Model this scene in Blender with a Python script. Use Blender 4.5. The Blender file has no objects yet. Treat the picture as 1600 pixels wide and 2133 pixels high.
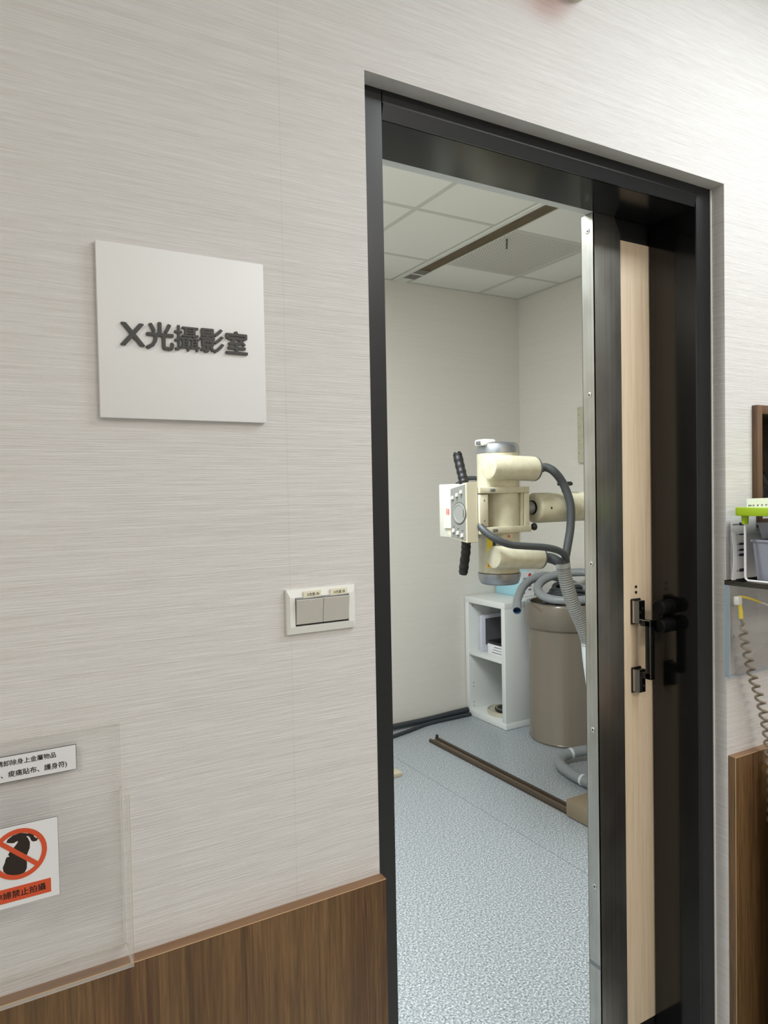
import bpy, bmesh, math, random
from mathutils import Vector, Matrix

random.seed(7)
S = bpy.context.scene
COL = S.collection

# ------------------------------------------------------------------ camera
cam_d = bpy.data.cameras.new('camera')
cam = bpy.data.objects.new('camera', cam_d)
COL.objects.link(cam)
YAW, PITCH, ROLL, FPX = math.radians(29.9925), math.radians(-1.5936), math.radians(-1.0808), 1488.84
fw = Vector((math.sin(YAW) * math.cos(PITCH), math.cos(YAW) * math.cos(PITCH), math.sin(PITCH)))
rt = Vector((math.cos(YAW), -math.sin(YAW), 0))
up = rt.cross(fw)
r2 = math.cos(ROLL) * rt + math.sin(ROLL) * up
u2 = -math.sin(ROLL) * rt + math.cos(ROLL) * up
M = Matrix((r2, u2, -fw)).transposed().to_4x4()
M.translation = Vector((0, -1.03, 1.50))
cam.matrix_world = M
cam_d.sensor_fit = 'VERTICAL'
cam_d.sensor_height = 36.0
cam_d.lens = 36.0 * FPX / 2133.0
cam_d.clip_start = 0.02
S.camera = cam

# ------------------------------------------------------------------ world, exposure
W = bpy.data.worlds.new('world')
S.world = W
W.use_nodes = True
W.node_tree.nodes['Background'].inputs[0].default_value = (0.8, 0.85, 0.9, 1)
W.node_tree.nodes['Background'].inputs[1].default_value = 0.0   # the place is fully enclosed
S.cycles.max_bounces = 7
S.cycles.diffuse_bounces = 4
S.cycles.glossy_bounces = 3
S.cycles.transparent_max_bounces = 10
S.cycles.caustics_reflective = False
S.cycles.caustics_refractive = False
S.view_settings.view_transform = 'Standard'
S.view_settings.look = 'None'
S.view_settings.exposure = 0.0
S.view_settings.gamma = 1.0
S.view_settings.use_curve_mapping = False

# strengths of the ceiling luminaires (corridor near, added front fill, added left fill, x-ray room)
LAMP_NEAR, LAMP_FILL_FRONT, LAMP_FILL_LEFT, LAMP_ROOM = 14.3, 14.5, 25.0, 53.0

# ------------------------------------------------------------------ materials
def lin(c):
    return tuple((v / 12.92 if v <= 0.04045 else ((v + 0.055) / 1.055) ** 2.4) for v in (x / 255.0 for x in c)) + (1,)

MATS = {}
def base(name, rgb, rough=0.5, metal=0.0, spec=0.5, coat=0.0):
    m = bpy.data.materials.new(name)
    m.use_nodes = True
    b = m.node_tree.nodes['Principled BSDF']
    b.inputs['Base Color'].default_value = lin(rgb)
    b.inputs['Roughness'].default_value = rough
    b.inputs['Metallic'].default_value = metal
    b.inputs['Specular IOR Level'].default_value = spec
    b.inputs['Coat Weight'].default_value = coat
    MATS[name] = m
    return m

def nodes(m):
    return m.node_tree.nodes, m.node_tree.links, m.node_tree.nodes['Principled BSDF']

def texcoord(m, scale, rot=(0, 0, 0), loc=(0, 0, 0)):
    n, l, b = nodes(m)
    t = n.new('ShaderNodeTexCoord')
    mp = n.new('ShaderNodeMapping')
    mp.inputs['Scale'].default_value = scale
    mp.inputs['Rotation'].default_value = rot
    mp.inputs['Location'].default_value = loc
    l.new(t.outputs['Object'], mp.inputs['Vector'])
    return mp.outputs['Vector']

def noise(m, vec, scale=1.0, detail=3.0, rough=0.5, dist=0.0):
    n, l, b = nodes(m)
    x = n.new('ShaderNodeTexNoise')
    x.inputs['Scale'].default_value = scale
    x.inputs['Detail'].default_value = detail
    x.inputs['Roughness'].default_value = rough
    x.inputs['Distortion'].default_value = dist
    l.new(vec, x.inputs['Vector'])
    return x.outputs['Fac']

def ramp(m, fac, stops):
    n, l, b = nodes(m)
    r = n.new('ShaderNodeValToRGB')
    e = r.color_ramp.elements
    while len(e) < len(stops):
        e.new(0.5)
    for i, (p, c) in enumerate(stops):
        e[i].position = p
        e[i].color = lin(c)
    l.new(fac, r.inputs['Fac'])
    return r.outputs['Color']

def mixc(m, a, b_, fac, mode='MIX'):
    n, l, b = nodes(m)
    x = n.new('ShaderNodeMix')
    x.data_type = 'RGBA'
    x.blend_type = mode
    if isinstance(fac, float):
        x.inputs[0].default_value = fac
    else:
        l.new(fac, x.inputs[0])
    l.new(a, x.inputs[6])
    l.new(b_, x.inputs[7])
    return x.outputs[2]

def bump(m, height, strength, dist):
    n, l, b = nodes(m)
    x = n.new('ShaderNodeBump')
    x.inputs['Strength'].default_value = strength
    x.inputs['Distance'].default_value = dist
    l.new(height, x.inputs['Height'])
    l.new(x.outputs['Normal'], b.inputs['Normal'])

def colour(m, out):
    n, l, b = nodes(m)
    l.new(out, b.inputs['Base Color'])

def wallpaper(name, stops, fine, strength, seam=None, rough=0.55):
    """Paper with raised horizontal threads: long thin strands along the wall."""
    m = base(name, stops[1][1], rough)
    v = texcoord(m, (13.0, 13.0, fine))
    a = noise(m, v, 1.0, 4.0, 0.62)
    v2 = texcoord(m, (1.3, 1.3, fine * 0.37), loc=(3.1, 1.7, 0.4))
    b2 = noise(m, v2, 1.0, 3.0, 0.6)
    n, l, b = nodes(m)
    mx = n.new('ShaderNodeMath'); mx.operation = 'MULTIPLY_ADD'
    l.new(a, mx.inputs[0]); mx.inputs[1].default_value = 0.65
    sc = n.new('ShaderNodeMath'); sc.operation = 'MULTIPLY'
    l.new(b2, sc.inputs[0]); sc.inputs[1].default_value = 0.35
    l.new(sc.outputs[0], mx.inputs[2])
    c = ramp(m, mx.outputs[0], stops)
    if seam is not None:
        t = n.new('ShaderNodeTexCoord'); sp = n.new('ShaderNodeSeparateXYZ')
        l.new(t.outputs['Object'], sp.inputs[0])
        d = n.new('ShaderNodeMath'); d.operation = 'SUBTRACT'
        l.new(sp.outputs[0], d.inputs[0]); d.inputs[1].default_value = seam
        ab = n.new('ShaderNodeMath'); ab.operation = 'ABSOLUTE'; l.new(d.outputs[0], ab.inputs[0])
        lt = n.new('ShaderNodeMath'); lt.operation = 'LESS_THAN'; l.new(ab.outputs[0], lt.inputs[0])
        lt.inputs[1].default_value = 0.0009
        ml = n.new('ShaderNodeMath'); ml.operation = 'MULTIPLY'; l.new(lt.outputs[0], ml.inputs[0]); ml.inputs[1].default_value = 0.10
        dk = n.new('ShaderNodeRGB'); dk.outputs[0].default_value = lin((150, 143, 133))
        c = mixc(m, c, dk.outputs[0], ml.outputs[0])
    colour(m, c)
    bump(m, mx.outputs[0], strength, 0.004)
    return m

wallpaper('paper', [(0.34, (208, 204, 200)), (0.5, (219, 216, 213)), (0.64, (227, 225, 222))], 520.0, 0.40, seam=0.424)
wallpaper('paper_room', [(0.34, (212, 207, 198)), (0.5, (216, 211, 202)), (0.66, (220, 215, 206))], 300.0, 0.07)

def woodmat(name, stops, vscale, rough=0.42, ring=1.0):
    m = base(name, stops[1][1], rough)
    v = texcoord(m, vscale)
    a = noise(m, v, 1.0, 5.0, 0.62, 0.6)
    v2 = texcoord(m, tuple(s * 4.3 for s in vscale), loc=(1.7, 0.3, 5.0))
    f = noise(m, v2, 1.0, 4.0, 0.7)
    n, l, b = nodes(m)
    mx = n.new('ShaderNodeMath'); mx.operation = 'MULTIPLY_ADD'
    l.new(f, mx.inputs[0]); mx.inputs[1].default_value = 0.35 * ring
    sc = n.new('ShaderNodeMath'); sc.operation = 'MULTIPLY'
    l.new(a, sc.inputs[0]); sc.inputs[1].default_value = 1.0 - 0.35 * ring
    l.new(sc.outputs[0], mx.inputs[2])
    colour(m, ramp(m, mx.outputs[0], stops))
    bump(m, mx.outputs[0], 0.12, 0.002)
    return m

m = base('walnut', (106, 76, 45), 0.4)
tone = noise(m, texcoord(m, (9.0, 9.0, 0.25)), 1.0, 2.0, 0.5)
c0 = ramp(m, tone, [(0.34, (88, 58, 34)), (0.46, (116, 88, 54)), (0.56, (128, 98, 62)), (0.68, (102, 72, 42))])
ring = noise(m, texcoord(m, (34.0, 34.0, 1.3), loc=(2.0, 0.0, 3.0)), 1.0, 3.0, 0.6, 1.1)
c1w = ramp(m, ring, [(0.36, (70, 46, 26)), (0.44, (118, 88, 54)), (0.52, (92, 64, 36)), (0.57, (126, 96, 62)), (0.66, (84, 56, 32))])
fine = noise(m, texcoord(m, (190.0, 190.0, 7.0)), 1.0, 3.0, 0.7)
c2w = ramp(m, fine, [(0.35, (150, 150, 150)), (0.6, (255, 255, 255))])
cw_ = mixc(m, mixc(m, c0, c1w, 0.5), c2w, 0.55, 'MULTIPLY')
colour(m, cw_)
bump(m, fine, 0.08, 0.001)
base('edge_light', (206, 172, 132), 0.45)
woodmat('walnut_edge', [(0.30, (120, 86, 58)), (0.5, (140, 106, 76)), (0.7, (152, 118, 88))], (2.0, 40.0, 40.0), 0.38)
woodmat('beech', [(0.30, (208, 182, 150)), (0.5, (224, 202, 172)), (0.7, (233, 214, 188))], (75.0, 75.0, 2.6), 0.5)
woodmat('niche_wood', [(0.3, (84, 62, 46)), (0.5, (110, 84, 64)), (0.7, (126, 98, 76))], (60.0, 60.0, 3.0), 0.45)

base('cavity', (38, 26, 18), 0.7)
base('black_frame', (23, 24, 26), 0.30, 0.0, 0.55)
m = MATS['black_frame']; bump(m, noise(m, texcoord(m, (260, 260, 260)), 1.0, 2.0), 0.05, 0.0008)
base('black_gloss', (14, 14, 15), 0.11, 0.0, 0.55)
base('black_soffit', (24, 25, 27), 0.17, 0.0, 0.22)
base('black_plastic', (17, 17, 18), 0.42)
base('black_rubber', (13, 13, 14), 0.6)
base('stop_black', (5, 5, 5), 0.55, spec=0.2)
base('grip_black', (9, 9, 9), 0.5)
base('black_satin', (10, 10, 11), 0.22)
base('chrome', (205, 205, 205), 0.14, 1.0)
base('grey_strip', (215, 216, 212), 0.5)

m = base('steel', (178, 176, 168), 0.32, 1.0)
v = texcoord(m, (160, 160, 1.5)); st = noise(m, v, 1.0, 3.0)
bl = noise(m, texcoord(m, (14, 14, 7)), 1.0, 3.0)
colour(m, mixc(m, ramp(m, st, [(0.3, (148, 147, 141)), (0.7, (178, 177, 171))]), ramp(m, bl, [(0.35, (152, 149, 139)), (0.6, (190, 188, 182))]), 0.45))
n_, l_, b_ = nodes(m)
mr = n_.new('ShaderNodeMapRange'); l_.new(bl, mr.inputs[0]); mr.inputs[3].default_value = 0.27; mr.inputs[4].default_value = 0.36
l_.new(mr.outputs[0], b_.inputs['Roughness'])
base('steel_screw', (200, 198, 192), 0.25, 1.0)
base('screw_slot', (40, 40, 38), 0.5)

base('sign_white', (240, 240, 239), 0.5)
m = MATS['sign_white']; bump(m, noise(m, texcoord(m, (900, 900, 900)), 1.0, 1.0), 0.06, 0.0006)
base('sign_char', (58, 58, 55), 0.42)
base('switch_white', (236, 236, 230), 0.32)
base('switch_grey', (193, 190, 181), 0.38)
base('label_cream', (238, 232, 208), 0.55)
base('ink', (26, 20, 16), 0.6)
base('paper_white', (232, 232, 234), 0.5)
base('print_orange', (214, 82, 42), 0.5)
base('print_brown', (38, 24, 14), 0.5)
base('print_grey', (120, 118, 126), 0.6)
base('print_purple', (52, 30, 74), 0.55)
base('print_blue', (110, 140, 185), 0.55)
base('print_red', (190, 60, 60), 0.55)

def clear(name, tint, edge=False):
    m = bpy.data.materials.new(name); m.use_nodes = True
    n = m.node_tree.nodes; l = m.node_tree.links
    n.remove(n['Principled BSDF'])
    out = n['Material Output']
    tr = n.new('ShaderNodeBsdfTransparent'); tr.inputs[0].default_value = lin(tint)
    gl = n.new('ShaderNodeBsdfGlossy'); gl.inputs['Roughness'].default_value = 0.05
    gl.inputs['Color'].default_value = (1, 1, 1, 1)
    mx = n.new('ShaderNodeMixShader')
    mx.inputs[0].default_value = 0.022; l.new(tr.outputs[0], mx.inputs[1]); l.new(gl.outputs[0], mx.inputs[2])
    if edge:
        df = n.new('ShaderNodeBsdfDiffuse'); df.inputs[0].default_value = lin(edge)
        m2 = n.new('ShaderNodeMixShader'); m2.inputs[0].default_value = 0.45
        l.new(mx.outputs[0], m2.inputs[1]); l.new(df.outputs[0], m2.inputs[2])
        l.new(m2.outputs[0], out.inputs[0])
    else:
        l.new(mx.outputs[0], out.inputs[0])
    MATS[name] = m
    return m
clear('acrylic', (255, 255, 255))
clear('acrylic_edge', (238, 236, 228), edge=(226, 222, 214))
clear('acrylic_edge_blue', (228, 236, 242), edge=(196, 210, 222))
clear('acrylic_edge_dark', (120, 118, 108), edge=(70, 68, 58))

base('room_tile', (226, 226, 218), 0.85)
m = MATS['room_tile']; bump(m, noise(m, texcoord(m, (120, 120, 120)), 1.0, 3.0), 0.2, 0.001)
base('tbar', (196, 196, 186), 0.5)
base('vent_metal', (206, 204, 195), 0.6)
base('vent_hole', (120, 116, 106), 0.7)
base('rail_white', (216, 218, 210), 0.35)
base('rail_brown', (84, 70, 42), 0.5)
m = MATS['rail_brown']; colour(m, ramp(m, noise(m, texcoord(m, (30, 9, 30)), 1.0, 4.0), [(0.3, (76, 62, 36)), (0.7, (98, 82, 50))]))
base('tbracket', (120, 118, 112), 0.35, 0.7)

m = base('vinyl', (150, 157, 163), 0.3, spec=0.45)
sp1 = noise(m, texcoord(m, (150, 150, 150)), 1.0, 3.0, 0.68)
sp2 = noise(m, texcoord(m, (95, 95, 95), loc=(4, 2, 1)), 1.0, 2.0, 0.6)
c1 = ramp(m, sp1, [(0.36, (70, 77, 84)), (0.46, (138, 145, 150)), (0.54, (166, 172, 174)), (0.64, (222, 226, 228))])
c2 = ramp(m, sp2, [(0.3, (128, 136, 146)), (0.7, (178, 184, 188))])
colour(m, mixc(m, c1, c2, 0.22))
base('vinyl_gap', (92, 98, 106), 0.7)
base('corridor_floor', (172, 172, 168), 0.4)
base('corridor_white', (226, 224, 218), 0.7)
base('lamp_frame', (230, 230, 228), 0.5)
def glow(name, rgb, strength):
    m = bpy.data.materials.new(name); m.use_nodes = True
    n = m.node_tree.nodes; n.remove(n['Principled BSDF'])
    e = n.new('ShaderNodeEmission'); e.inputs[0].default_value = lin(rgb); e.inputs[1].default_value = strength
    m.node_tree.links.new(e.outputs[0], n['Material Output'].inputs[0])
    MATS[name] = m
glow('lamp_near', (246, 252, 255), LAMP_NEAR)
glow('lamp_fill_front', (255, 249, 243), LAMP_FILL_FRONT)
glow('lamp_fill_left', (255, 249, 243), LAMP_FILL_LEFT)
glow('lamp_room', (244, 252, 255), LAMP_ROOM)

base('cream', (196, 190, 166), 0.36, coat=0.15)
m = MATS['cream']
colour(m, ramp(m, noise(m, texcoord(m, (30, 30, 30)), 1.0, 4.0, 0.6), [(0.3, (180, 174, 149)), (0.55, (194, 189, 166))]))
base('cream_panel', (204, 198, 176), 0.42)
base('collimator_white', (206, 205, 192), 0.4)
base('panel_grey', (124, 125, 120), 0.45)
base('panel_dark', (72, 72, 69), 0.5)
base('panel_pale', (136, 137, 132), 0.45)
base('button_cream', (214, 210, 194), 0.4)
base('alu', (150, 153, 157), 0.3, 0.85)
base('alu_dark', (120, 122, 124), 0.4, 0.6)
base('ring_grey', (92, 94, 94), 0.5)
base('cable_grey', (62, 66, 68), 0.5)
base('hose_grey', (150, 152, 150), 0.42)
base('hose_smooth', (138, 142, 144), 0.4)
base('hose_inside', (42, 74, 106), 0.6)
base('cuff_white', (205, 214, 218), 0.4)
base('label_yellow', (226, 200, 40), 0.5)
base('label_orange', (214, 96, 44), 0.5)
base('cabinet_white', (222, 224, 221), 0.38)
base('hole_dark', (120, 122, 118), 0.7)
base('box_blue', (166, 214, 226), 0.5)
base('plastic_milky', (214, 214, 226), 0.35)
base('film_dark', (92, 90, 94), 0.4)
base('bin_taupe', (116, 107, 94), 0.24, coat=0.3)
base('bag_black', (16, 16, 18), 0.25)
base('tin_cream', (206, 200, 180), 0.35, 0.3)
base('floor_rail', (70, 58, 46), 0.4, 0.3)
base('floor_rail_light', (112, 98, 82), 0.35, 0.3)
base('base_brown', (132, 118, 96), 0.5)
base('pipe_dark', (50, 54, 58), 0.5)
base('plank', (196, 182, 158), 0.6)
base('lime', (160, 190, 10), 0.38)
base('wire_white', (240, 240, 240), 0.3)
base('bin_grey', (150, 152, 166), 0.32)
base('bin_grey_dark', (104, 107, 122), 0.4)
base('cord_taupe', (136, 124, 106), 0.5)
base('sleeve_yellow', (232, 206, 40), 0.45)
base('plug_clear', (222, 220, 212), 0.3)
clear('lamp_red', (205, 100, 92))
base('lamp_base', (222, 214, 196), 0.5)

# ------------------------------------------------------------------ mesh helpers
def bm_new():
    return bmesh.new()

def add_box(bm, x0, x1, y0, y1, z0, z1, bev=0.0, seg=2, mat=0):
    g = bmesh.ops.create_cube(bm, size=1.0)
    vs = g['verts']
    bmesh.ops.scale(bm, vec=(x1 - x0, y1 - y0, z1 - z0), verts=vs)
    bmesh.ops.translate(bm, vec=((x0 + x1) / 2, (y0 + y1) / 2, (z0 + z1) / 2), verts=vs)
    fs = {f for v in vs for f in v.link_faces}
    for f in fs:
        f.material_index = mat
    if bev > 0:
        es = list({e for v in vs for e in v.link_edges})
        bmesh.ops.bevel(bm, geom=es, offset=bev, segments=seg, affect='EDGES', profile=0.5)
    return vs

def frame_from(axis):
    a = Vector(axis).normalized()
    h = Vector((0, 0, 1)) if abs(a.z) < 0.9 else Vector((1, 0, 0))
    u = a.cross(h).normalized()
    return u, a.cross(u).normalized(), a

def add_lathe(bm, org, axis, prof, seg=40, mat=0, cap=True):
    """prof: list of (distance along axis, radius)"""
    u, w, a = frame_from(axis)
    o = Vector(org)
    rings = []
    for d, r in prof:
        if r < 1e-6:
            rings.append([bm.verts.new(o + a * d)])
        else:
            rings.append([bm.verts.new(o + a * d + (u * math.cos(t) + w * math.sin(t)) * r)
                          for t in (2 * math.pi * k / seg for k in range(seg))])
    for A, B in zip(rings, rings[1:]):
        for k in range(seg):
            k2 = (k + 1) % seg
            if len(A) == 1 and len(B) == 1:
                continue
            if len(A) == 1:
                f = bm.faces.new((A[0], B[k2], B[k]))
            elif len(B) == 1:
                f = bm.faces.new((A[k], A[k2], B[0]))
            else:
                f = bm.faces.new((A[k], A[k2], B[k2], B[k]))
            f.material_index = mat
    if cap:
        for R_ in (rings[0], rings[-1]):
            if len(R_) > 2:
                f = bm.faces.new(R_); f.material_index = mat

def spline(pts, n=10):
    P = [Vector(p) for p in pts]
    P = [P[0] * 2 - P[1]] + P + [P[-1] * 2 - P[-2]]
    out = []
    for i in range(1, len(P) - 2):
        p0, p1, p2, p3 = P[i - 1], P[i], P[i + 1], P[i + 2]
        for k in range(n):
            t = k / n
            out.append(0.5 * ((2 * p1) + (p2 - p0) * t + (2 * p0 - 5 * p1 + 4 * p2 - p3) * t * t + (3 * p1 - p0 - 3 * p2 + p3) * t ** 3))
    out.append(P[-2])
    return out

def add_tube(bm, path, rad, seg=14, cap=True, mat=0, rib=None):
    """Tube along a dense path. rad: number or function(t). rib=(pitch, depth) gives corrugations."""
    path = [Vector(p) for p in path]
    if rib:
        L = [0.0]
        for a, b in zip(path, path[1:]):
            L.append(L[-1] + (b - a).length)
        tot = L[-1]
        N = int(tot / rib[0] * 4)
        res = []
        j = 0
        for i in range(N + 1):
            s = tot * i / N
            while j < len(L) - 2 and L[j + 1] < s:
                j += 1
            k = (s - L[j]) / max(1e-9, L[j + 1] - L[j])
            res.append(path[j].lerp(path[j + 1], min(1, max(0, k))))
        path = res
    n = len(path)
    tan = [(path[min(i + 1, n - 1)] - path[max(i - 1, 0)]).normalized() for i in range(n)]
    u, w, a = frame_from(tan[0])
    rings = []
    for i in range(n):
        if i:
            u = (u - tan[i] * u.dot(tan[i])).normalized()
            w = tan[i].cross(u)
        r = rad(i / (n - 1)) if callable(rad) else rad
        if rib:
            r += (0.0, rib[1], rib[1], 0.0)[i % 4]
        rings.append([bm.verts.new(path[i] + (u * math.cos(2 * math.pi * k / seg) + w * math.sin(2 * math.pi * k / seg)) * r) for k in range(seg)])
    for A, B in zip(rings, rings[1:]):
        for k in range(seg):
            f = bm.faces.new((A[k], A[(k + 1) % seg], B[(k + 1) % seg], B[k]))
            f.material_index = mat
    if cap:
        for R_ in (rings[0], rings[-1]):
            f = bm.faces.new(R_); f.material_index = mat

def add_prism(bm, poly, ax, d0, d1, mat=0):
    """poly: 2-D outline in the plane across axis ax (x:'yz', y:'xz', z:'xy'), extruded d0..d1"""
    def P(p, d):
        return {'x': (d, p[0], p[1]), 'y': (p[0], d, p[1]), 'z': (p[0], p[1], d)}[ax]
    A = [bm.verts.new(P(p, d0)) for p in poly]
    B = [bm.verts.new(P(p, d1)) for p in poly]
    n = len(poly)
    fs = [bm.faces.new(A), bm.faces.new(B)]
    for k in range(n):
        fs.append(bm.faces.new((A[k], A[(k + 1) % n], B[(k + 1) % n], B[k])))
    for f in fs:
        f.material_index = mat
    return A + B

def obj(name, bm, mats, parent=None, smooth=True, angle=40):
    bmesh.ops.recalc_face_normals(bm, faces=bm.faces[:])
    me = bpy.data.meshes.new(name)
    bm.to_mesh(me)
    bm.free()
    for mm in ([mats] if isinstance(mats, str) else mats):
        me.materials.append(MATS[mm])
    if smooth:
        me.shade_smooth()
        try:
            me.set_sharp_from_angle(angle=math.radians(angle))
        except Exception:
            pass
    o = bpy.data.objects.new(name, me)
    COL.objects.link(o)
    if parent is not None:
        o.parent = parent
        o.matrix_parent_inverse = Matrix.Translation(parent.matrix_world.translation).inverted()
    return o

def bxo(name, mats, parent, *a, bev=0.0, **k):
    bm = bm_new(); add_box(bm, *a, bev=bev); return obj(name, bm, mats, parent, **k)

def lat(name, mats, parent, org, axis, prof, seg=40, cap=True, **k):
    bm = bm_new(); add_lathe(bm, org, axis, prof, seg, 0, cap); return obj(name, bm, mats, parent, **k)

def tub(name, mats, parent, path, rad, seg=14, cap=True, rib=None, **k):
    bm = bm_new(); add_tube(bm, path, rad, seg, cap, 0, rib); return obj(name, bm, mats, parent, **k)

def thing(name, loc, label, cat, group=None):
    o = bpy.data.objects.new(name, None)
    o.empty_display_size = 0.05
    o.location = loc
    COL.objects.link(o)
    o.matrix_world = Matrix.Translation(Vector(loc))
    return tag(o, label, cat, group)

def tag(o, label, cat, group=None):
    o['label'] = label
    o['category'] = cat
    if group:
        o['group'] = group
    return o

def struct(o, label=None, cat=None):
    o['kind'] = 'structure'
    if label:
        o['label'] = label
    if cat:
        o['category'] = cat
    return o

def text(name, body, mat, parent, x, y, z, width=None, size=0.01, extrude=0.0002, bold=0.0, step=1.2e-5, face='-y', sx=1.0):
    """Flat or raised lettering. (x, y, z) is the centre on the carrying face."""
    cu = bpy.data.curves.new(name, 'FONT')
    cu.body = body
    cu.size = 1.0
    cu.extrude = 0.0
    cu.resolution_u = 3
    t = bpy.data.objects.new(name + '_tmp', cu)
    COL.objects.link(t)
    dg = bpy.context.evaluated_depsgraph_get()
    dg.update()
    me = bpy.data.meshes.new_from_object(t.evaluated_get(dg))
    bpy.data.objects.remove(t)
    bm = bmesh.new(); bm.from_mesh(me)
    bpy.data.meshes.remove(me)
    bmesh.ops.remove_doubles(bm, verts=bm.verts[:], dist=1e-5)
    xs = [v.co.x for v in bm.verts]; ys = [v.co.y for v in bm.verts]
    cx, cy = (min(xs) + max(xs)) / 2, (min(ys) + max(ys)) / 2
    s = width / (max(xs) - min(xs)) if width else size
    geo = bmesh.ops.extrude_face_region(bm, geom=bm.faces[:])
    up_v = [g for g in geo['geom'] if isinstance(g, bmesh.types.BMVert)]
    for v in bm.verts:
        v.co = Vector(((v.co.x - cx) * s * sx, (v.co.y - cy) * s, 0.0))
    for v in up_v:
        v.co.z = extrude
    if bold > 0:
        base_geom = bm.verts[:] + bm.edges[:] + bm.faces[:]
        for k in range(8):
            a_ = k * math.pi / 4
            dup_ = bmesh.ops.duplicate(bm, geom=base_geom)
            bmesh.ops.translate(bm, vec=(math.cos(a_) * bold * s, math.sin(a_) * bold * s, -step * (k + 1)), verts=[q for q in dup_['geom'] if isinstance(q, bmesh.types.BMVert)])
    R_ = Matrix.Rotation(math.pi / 2, 4, 'X')
    if face == '-x':
        R_ = Matrix.Rotation(-math.pi / 2, 4, 'Z') @ R_
    if face == '+z':
        R_ = Matrix.Identity(4)
    T = Matrix.Translation((x, y, z)) @ R_
    bmesh.ops.transform(bm, matrix=T, verts=bm.verts[:])
    me = bpy.data.meshes.new(name)
    bmesh.ops.recalc_face_normals(bm, faces=bm.faces[:])
    bm.to_mesh(me); bm.free()
    me.materials.append(MATS[mat])
    o = bpy.data.objects.new(name, me)
    COL.objects.link(o)
    if parent is not None:
        o.parent = parent
        o.matrix_parent_inverse = Matrix.Translation(parent.matrix_world.translation).inverted()
    return o

# ------------------------------------------------------------------ structure
OX0, OX1, OZ = 0.573, 1.502, 2.185       # opening in the corridor wall
FX0, FX1, FZ = 0.6245, 1.451, 2.137      # clear opening inside the steel frame
YF, YB = 0.035, 0.165                    # frame face, room side of the wall
ZC = 2.823                               # ceiling of the x-ray room
RX, RY = 3.344, 2.838                    # right and back wall of the x-ray room
RXL = -0.75
CZ = 2.80                                # corridor ceiling

bm = bm_new()
add_box(bm, -4.0, OX0, 0, YB, 0, 3.0)
NX0, NX1, NZ0, NZ1, NW = 1.602, 2.25, 1.40, 1.688, 0.0195    # niche frame, outer size and board width
nx0, nx1, nz0, nz1 = NX0 + NW, NX1 - NW, NZ0 + 0.02, NZ1 - 0.02
add_box(bm, OX1, nx0, 0, YB, 0, 3.0)
add_box(bm, nx1, 5.2, 0, YB, 0, 3.0)
add_box(bm, nx0, nx1, 0, YB, 0, nz0)
add_box(bm, nx0, nx1, 0, YB, nz1, 3.0)
add_box(bm, OX0, OX1, 0, YB, OZ, 3.0)
bmesh.ops.remove_doubles(bm, verts=bm.verts[:], dist=1e-5)
struct(obj('wall_front', bm, 'paper', smooth=False), 'beige textured wallpaper wall with the sliding doorway', 'wall')

struct(bxo('wall_back', 'paper_room', None, RXL, RX + 0.1, RY, RY + 0.1, 0, 3.0, smooth=False), 'pale beige rear wall inside the imaging room', 'wall')
struct(bxo('wall_right', 'paper_room', None, RX, RX + 0.1, YB, RY, 0, 3.0, smooth=False), 'pale beige side wall inside the imaging room', 'wall')
struct(bxo('wall_left', 'paper_room', None, RXL - 0.1, RXL, YB, RY, 0, 3.0, smooth=False), 'side wall of the imaging room out of view', 'wall')
struct(bxo('wall_corridor', 'corridor_white', None, -4.0, 5.2, -2.9, -2.8, 0, 3.0, smooth=False), 'white corridor wall behind the camera', 'wall')
struct(bxo('wall_corridor_left', 'corridor_white', None, -4.1, -4.0, -2.9, YB, 0, 3.0, smooth=False), 'corridor end wall out of view', 'wall')
struct(bxo('wall_corridor_right', 'corridor_white', None, 5.2, 5.3, -2.9, YB, 0, 3.0, smooth=False), 'corridor end wall beyond the shelf, out of view', 'wall')

# floors: vinyl sheets with a welded joint
fl = struct(bxo('floor', 'vinyl_gap', None, -4.0, 5.2, -2.8, RY, -0.12, -0.003, smooth=False), 'speckled blue-grey vinyl floor', 'floor')
for a, b in ((RXL, 2.0295), (2.0325, RX)):
    bxo('vinyl_sheet', 'vinyl', fl, a, b, 0.0, RY, -0.003, 0.0, smooth=False)
bxo('corridor_sheet', 'corridor_floor', fl, -4.0, 5.2, -2.8, -0.002, -0.003, 0.0, smooth=False)

# ceiling of the x-ray room: tiles lying in a T-bar grid, with a slot for the overhead rail
ce = struct(bxo('ceiling', 'tbar', None, RXL, RX, YB, RY, ZC + 0.09, ZC + 0.12, smooth=False), 'suspended ceiling of square off-white tiles', 'ceiling')
gx = [RXL, -0.557, 0.043, 0.643, 1.243, 1.843, 2.312]
gx2 = [2.432, 2.99, RX]
gy = [YB, 0.613, 1.213, 1.813, 2.413, RY]
g = 0.011
def tile(x0, x1, y0, y1):
    bxo('ceiling_tile', 'room_tile', ce, x0 + g, x1 - g, y0 + g, y1 - g, ZC, ZC + 0.012, smooth=False)
LIGHT_CELLS = []
for xs in (gx, gx2):
    for i in range(len(xs) - 1):
        for j in range(len(gy) - 1):
            if xs is gx2 and i == 0 and j == 3:
                continue                     # the perforated grille fills this cell
            if xs is gx and i in (2, 3) and j == 1:
                continue                     # a luminaire fills this cell
            tile(xs[i], xs[i + 1], gy[j], gy[j + 1])
for xs in (gx, gx2):
    for x in xs:
        a = x - 0.012 if x < RX else RX - 0.022
        bxo('grid_bar', 'tbar', ce, max(a, RXL), min(a + 0.024, RX), YB, RY, ZC - 0.002, ZC + 0.03, smooth=False)
    for y in gy:
        a = min(max(y - 0.012, YB), RY - 0.022)
        bxo('grid_bar', 'tbar', ce, xs[0], xs[-1], a, a + 0.024, ZC - 0.0015, ZC + 0.029, smooth=False)
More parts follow.
